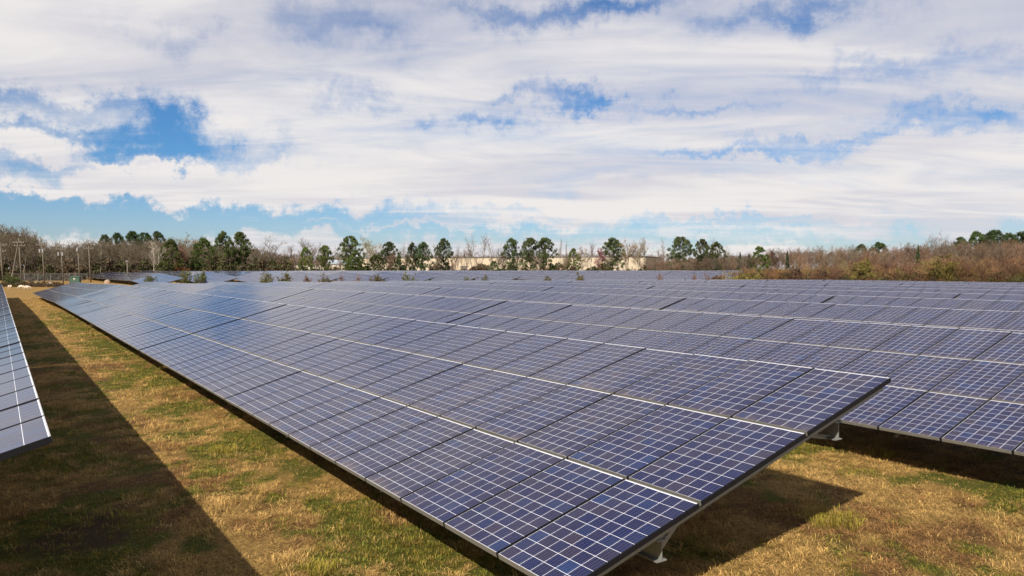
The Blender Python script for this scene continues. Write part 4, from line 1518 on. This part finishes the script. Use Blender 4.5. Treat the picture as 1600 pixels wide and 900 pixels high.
def build_poles():
    utility_pole(5, 440, 379, 170, -4, 'tall wooden pole with two crossarms at the picture edge', [(383, -6, 11), (392.5, -6, 9)])
    utility_pole(34, 438, 372, 170, -4, 'wooden pole braced by a second slanting pole', [(379, -9, 9), (384, -7, 10)], guy=-14)
    utility_pole(70, 437, 379, 178, -4, 'wooden pole with a small bracket below its crossarm', [(383, -8, 8), (391.5, -4, 5)], cans=((-2.2, 392), (2.4, 392)))
    utility_pole(99, 432, 386, 184, -3, 'wooden pole with two round transformers under the arm', [(389.5, -8, 8), (383, -6, 7)], cans=((-3, 397), (3.4, 397)))
    utility_pole(125, 440, 380, 176, -3, 'wooden pole with a single pale transformer near its top', [(383, -7, 6)], cans=((0.5, 390),))
    utility_pole(142, 433, 384, 182, -3, 'wooden pole with a plain crossarm beyond the green box', [(388, -8, 8)])
    utility_pole(200, 430, 407, 165, -1, 'short pale pole standing alone beside a table end', [(409.5, -1.5, 1.5)])
    # wires from pole to pole
    for i in range(6):
        a, b = POLE_TOPS[i], POLE_TOPS[i + 1]
        if i == 5:
            continue
        for j in range(2):
            p0, p1 = a[j], b[j]
            pts = []
            for s in range(9):
                f = s / 8
                p = p0.lerp(p1, f)
                p.z -= 0.35 * 4 * f * (1 - f)
                pts.append(p)
            mb = MB()
            mb.tube(pts, [0.014] * 9, 4)
            o = thing('overhead_wire', 'thin overhead wire, %s strand between the %s and %s poles from the picture edge' % (('near', 'far')[j], ORD[i], ORD[i + 1]), 'wire', group='overhead wires between the poles', me=mb.mesh('overhead_wire', [M_WIRE]))

    # chain-link fence
    x0, y0 = spot(18, 186)
    x1, y1 = spot(136, 200)
    L = math.hypot(x1 - x0, y1 - y0)
    ang = math.atan2(y1 - y0, x1 - x0)
    zg = min(float(ground_z(x0, y0)), float(ground_z(x1, y1))) 
    root = thing('chain_link_fence', 'grey chain-link fence in front of the wood', 'fence', (x0, y0, zg), (0, 0, ang))
    pm = MB()
    pm.tube([(0, 0, -0.3), (0, 0, 2.2)], [0.045, 0.045], 6)
    pme = pm.mesh('fence_post', [M_GREY])
    n = int(L / 2.6)
    for i in range(n + 1):
        obj('fence_post', pme, root, (L * i / n, 0, 0))
    mb = MB()
    mb.tube([(0, 0, 2.16), (L, 0, 2.16)], [0.03, 0.03], 6)
    obj('rail', mb.mesh('rail', [M_GREY]), root)
    P0, P1 = [], []
    s = 0.16
    m = int((L + 2.1) / s)
    for i in range(m):
        a = i * s
        for sg in (1, -1):
            p0 = [a - (2.1 if sg > 0 else 0), 0, 0.04]
            p1 = [a - (0 if sg > 0 else 2.1), 0, 2.12]
            if sg < 0:
                p0, p1 = [a, 0, 0.04], [a - 2.1, 0, 2.12]
            if min(p0[0], p1[0]) < 0 or max(p0[0], p1[0]) > L:
                continue
            P0.append(p0)
            P1.append(p1)
    V, Fq = ribbons(np.array(P0), np.array(P1), np.full(len(P0), 0.006), np.full(len(P0), 0.006))
    w = obj('wire_mesh', np_mesh('wire_mesh', V, Fq, M_GREY), root)
    w['kind'] = 'stuff'

    # green transformer cabinet
    x, y = spot(116, 158)
    zg = float(ground_z(x, y))
    root = thing('transformer_cabinet', 'dark green electrical cabinet standing before the poles', 'cabinet', (x, y, zg), (0, 0, -HEAD + 0.25))
    mb = MB()
    mb.box(-1.1, 1.1, 0, 1.4, -0.2, 0.12)
    obj('pad', mb.mesh('pad', [M_STONE]), root)
    mb = MB()
    mb.box(-0.95, 0.95, 0.1, 1.3, 0.121, 1.75)
    obj('body', mb.mesh('body', [M_GREENBOX]), root)
    for s in (-1, 1):
        mb = MB()
        mb.box(min(0.02 * s, 0.9 * s), max(0.02 * s, 0.9 * s), 0.06, 0.098, 0.2, 1.6)
        d = obj('door', mb.mesh('door', [M_GREENBOX]), root)
        mb = MB()
        mb.box(s * 0.12 - 0.03, s * 0.12 + 0.03, 0.02, 0.058, 0.85, 1.05)
        obj('handle', mb.mesh('handle', [M_GREY]), d)
    mb = MB()
    mb.add([(-1.0, 0.0, 1.751), (1.0, 0.0, 1.751), (1.0, 1.4, 1.751), (-1.0, 1.4, 1.751), (-0.9, 0.15, 1.9), (0.9, 0.15, 1.9), (0.9, 1.25, 1.9), (-0.9, 1.25, 1.9)],
           [(0, 3, 2, 1), (4, 5, 6, 7), (0, 1, 5, 4), (1, 2, 6, 5), (2, 3, 7, 6), (3, 0, 4, 7)])
    obj('lid', mb.mesh('lid', [M_GREENBOX]), root)
    mb = MB()
    mb.box(-0.2, 0.15, 0.045, 0.0595, 1.25, 1.5)
    obj('warning_label', mb.mesh('warning_label', [M_WHITEWALL]), root)

    # boulder
    x, y = spot(168, 165)
    zg = float(ground_z(x, y))
    mb = MB()
    rings, seg = 7, 12
    rr = random.Random(5)
    vs = [(0, 0, 1.15)]
    for i in range(1, rings):
        th = math.pi * 0.5 * i / (rings - 1)
        for s in range(seg):
            a = 2 * math.pi * s / seg
            k = 1 + rr.uniform(-0.12, 0.12)
            vs.append((1.0 * math.sin(th) * math.cos(a) * k, 0.8 * math.sin(th) * math.sin(a) * k, 1.15 * math.cos(th) * k - 0.05))
    fs = [(0, 1 + s, 1 + (s + 1) % seg) for s in range(seg)]
    for i in range(rings - 2):
        for s in range(seg):
            a = 1 + i * seg + s
            b = 1 + i * seg + (s + 1) % seg
            fs.append((a, a + seg, b + seg, b))
    mb.add(vs, fs)
    o = thing('boulder', 'rounded tan boulder on the bare earth near the poles', 'boulder', (x, y, zg), me=mb.mesh('boulder', [M_STONE], True))
    o.scale = (0.75, 0.75, 0.75)


build_poles()


def sheep_mesh(pose):
    """one skin for body, neck, head, ears and legs; length about 1.2 m, facing +x"""
    me = bpy.data.meshes.new('sheep')
    hd = 0.28 if pose == 'graze' else 0.95
    zl = 0.0
    v = [(-0.1, 0, 0.62, .25), (-0.42, 0, 0.62, .24), (0.25, 0, 0.63, .25), (0.45, 0, 0.66, .18),
         (0.62, 0, (0.48 if pose == 'graze' else 0.82), .10), (0.72, 0, hd, .085), (0.84, 0, hd - 0.10, .05),
         (-0.42, 0.13, 0.42, .09), (-0.46, 0.14, 0.22, .045), (-0.43, 0.14, zl + 0.02, .038),
         (-0.42, -0.13, 0.42, .09), (-0.36, -0.14, 0.22, .045), (-0.36, -0.14, zl + 0.02, .038),
         (0.27, 0.13, 0.40, .075), (0.31, 0.14, 0.21, .042), (0.30, 0.14, zl + 0.02, .036),
         (0.27, -0.13, 0.40, .075), (0.22, -0.14, 0.21, .042), (0.21, -0.14, zl + 0.02, .036),
         (-0.66, 0, 0.60, .06), (-0.70, 0, 0.45, .035), (0.67, 0.13, hd + 0.05, .022), (0.67, -0.13, hd + 0.05, .022)]
    e = [(0, 1), (0, 2), (2, 3), (3, 4), (4, 5), (5, 6), (1, 7), (7, 8), (8, 9), (1, 10), (10, 11), (11, 12), (2, 13), (13, 14), (14, 15), (2, 16), (16, 17), (17, 18), (1, 19), (19, 20), (5, 21), (5, 22)]
    me.from_pydata([p[:3] for p in v], e, [])
    me.materials.append(M_WOOL)
    o = bpy.data.objects.new('sheep_tmp', me)
    col.objects.link(o)
    m = o.modifiers.new('skin', 'SKIN')
    for i, p in enumerate(v):
        o.data.skin_vertices[0].data[i].radius = (p[3], p[3])
        o.data.skin_vertices[0].data[i].use_root = (i == 0)
    s = o.modifiers.new('sub', 'SUBSURF')
    s.levels = s.render_levels = 1
    dg = bpy.context.evaluated_depsgraph_get()
    out = bpy.data.meshes.new_from_object(o.evaluated_get(dg))
    out.name = 'sheep'
    bpy.data.objects.remove(o)
    out.polygons.foreach_set('use_smooth', [True] * len(out.polygons))
    return out


def build_sheep():
    gz, st = sheep_mesh('graze'), sheep_mesh('stand')
    for (px, dep, me, rz, lab) in [
        (15, 128, gz, 2.6, 'cream sheep grazing by itself at the end of the aisle'),
        (33, 128, gz, 3.1, 'cream sheep grazing, middle of the three at the aisle end'),
        (42, 126, gz, 0.2, 'cream sheep beside the corner of the farthest aisle table'),
        (53, 150, st, 1.2, 'cream sheep standing among the brown weeds'),
        (78, 152, gz, 0.0, 'cream sheep half hidden in weeds behind the aisle row'),
    ]:
        x, y = spot(px, dep)
        o = thing('sheep', lab, 'sheep', (x, y, float(ground_z(x, y))), (0, 0, rz - HEAD), 'sheep at the end of the aisle', me)
        o.scale = (0.82, 0.82, 0.82)
    # weeds round them
    und = []
    for i in range(90):
        px = 2 + 92 * rng.random()
        dep = 140 + 22 * rng.random()
        x, y = spot(px, dep)
        c = np.array([(0.075, 0.045, 0.026), (0.060, 0.040, 0.024), (0.055, 0.048, 0.02)][int(rng.integers(3))])
        und.append((x, y, float(ground_z(x, y)) - 0.1, 1.8, 0.5 + 0.6 * rng.random(), c))
    for i in range(26):
        px = 8 + 22 * rng.random()
        x, y = spot(px, 158 + 6 * rng.random())
        und.append((x, y, float(ground_z(x, y)) - 0.1, 1.6, 1.2 + 1.6 * rng.random(), np.array((0.045, 0.055, 0.018))))
    undergrowth('weeds', 'brown weeds around the sheep at the end of the aisle', und, 0.12, 26, 0.3, 1.4)


build_sheep()


# ------------------------------------------------------------------ grass
TUSSOCKS = [(5.28, 1.05, 0.42), (9.2, 2.6, 0.25), (-0.9, 3.2, 0.2), (-2.6, 6.5, 0.25), (-0.4, 9.5, 0.25), (7.6, -0.6, 0.22), (11.8, 1.4, 0.3)]


def build_grass():
    zones = [  # x0, x1, y0, y1, tufts per m2, blade scale
        (-6.0, 2.6, -3.0, 4.0, 170, 1.0), (-5.0, 2.4, 4.0, 11.0, 150, 1.05), (-4.6, 2.0, 11.0, 24.0, 70, 1.35), (-4.0, 1.6, 24.0, 55.0, 20, 2.0), (-4.0, 1.4, 55.0, 115.0, 5, 3.2),
        (2.6, 11.0, -4.0, 4.5, 170, 1.0), (11.0, 16.0, -3.0, 4.5, 60, 1.2), (8.0, 15.0, 4.5, 9.0, 25, 1.2),
    ]
    Vs, Cs, Fs, off = [], [], [], 0
    for zi, (x0, x1, y0, y1, dens, bs) in enumerate(zones):
        n = int((x1 - x0) * (y1 - y0) * dens)
        tx = x0 + (x1 - x0) * rng.random(n)
        ty = y0 + (y1 - y0) * rng.random(n)
        so, gr, bn = turf_masks(tx, ty)
        keep = rng.random(n) > so * 0.8
        tx, ty, gr, bn = tx[keep], ty[keep], gr[keep], bn[keep]
        n = len(tx)
        green = gr + 0.25 * rng.normal(size=n) > 0.5
        brown = (~green) & (bn + 0.25 * rng.normal(size=n) > 0.5)
        tall = vnoise(tx + 13, ty + 77, 1.6, 6) > 0.72
        tus = np.zeros(n, bool)
        for (cx, cy, cr) in TUSSOCKS:
            tus |= np.hypot(tx - cx, ty - cy) < cr * (0.7 + 0.5 * rng.random(n))
        green |= tus
        brown &= ~tus
        tall |= tus
        nb = 15
        idx = np.repeat(np.arange(n), nb)
        m = len(idx)
        rad = (0.03 + 0.075 * rng.random(m)) * bs
        an = rng.random(m) * 6.283
        bx = tx[idx] + np.cos(an) * rad * rng.random(m)
        by = ty[idx] + np.sin(an) * rad * rng.random(m)
        bz = ground_z(bx, by) - 0.004
        gi = green[idx]
        tl = tall[idx]
        L = np.where(gi, 0.030 + 0.045 * rng.random(m), 0.045 + 0.085 * rng.random(m)) * bs ** 0.6 * np.where(tl, 1.35, 1.0) * np.where(tus[idx], 1.9, 1.0)
        lean = np.where(gi, 0.6 + 1.0 * rng.random(m), 1.0 + 3.0 * rng.random(m)) * np.where(tl, 0.6, 1.0)
        an2 = an + rng.normal(size=m) * 1.1
        hz = L / np.sqrt(1 + lean ** 2)
        hx = hz * lean
        w = (0.0014 + 0.0018 * rng.random(m)) * bs
        dx, dy = np.cos(an2), np.sin(an2)
        sx, sy = -dy, dx
        ff = 0.35 + 0.2 * rng.random(m)
        P0 = np.stack([bx, by, bz], 1)
        mz = bz + hz * (ff + 0.3)
        P1a = np.stack([bx + dx * hx * ff - sx * w, by + dy * hx * ff - sy * w, mz], 1)
        P1b = np.stack([bx + dx * hx * ff + sx * w, by + dy * hx * ff + sy * w, mz], 1)
        P2 = np.stack([bx + dx * hx, by + dy * hx, bz + hz * (0.7 + 0.3 * rng.random(m))], 1)
        V = np.stack([P0, P1b, P2, P1a], 1).reshape(-1, 3)
        Fs.append((np.arange(m) * 4)[:, None] + off + np.array([[0, 1, 2, 3]]))
        cg = np.array([0.135, 0.140, 0.020]) * (0.55 + 0.8 * rng.random((n, 1))) * np.array([1, 1, 1])
        cg[:, 0] *= 0.8 + 0.7 * rng.random(n)
        cg[tus] = np.array([0.24, 0.20, 0.028]) * (0.6 + 0.6 * rng.random((int(tus.sum()), 1)))
        cs = np.array([0.44, 0.285, 0.098]) * (0.45 + 0.85 * rng.random((n, 1)))
        cb = np.array([0.26, 0.14, 0.052]) * (0.55 + 0.75 * rng.random((n, 1)))
        ct = np.where(green[:, None], cg, np.where(brown[:, None], cb, cs))
        c = ct[idx] * (0.75 + 0.5 * rng.random((m, 1)))
        # a few dry blades in every green tuft and the other way round
        sw = rng.random(m) < 0.16
        c[sw] = np.array([0.36, 0.235, 0.085]) * (0.6 + 0.6 * rng.random((sw.sum(), 1)))
        Cs.append(np.repeat(c, 4, 0))
        Vs.append(V)
        off += len(V)
    o = obj('grass', np_mesh('grass', np.concatenate(Vs), np.concatenate(Fs), M_BLADE, np.concatenate(Cs)))
    o['kind'] = 'stuff'
    o['label'] = 'dormant straw and green grass of the aisles between the tables'
    o['category'] = 'grass'


build_grass()
print('objects', len(bpy.data.objects), 'tris', sum(len(m.loops) - 2 * len(m.polygons) for m in bpy.data.meshes))
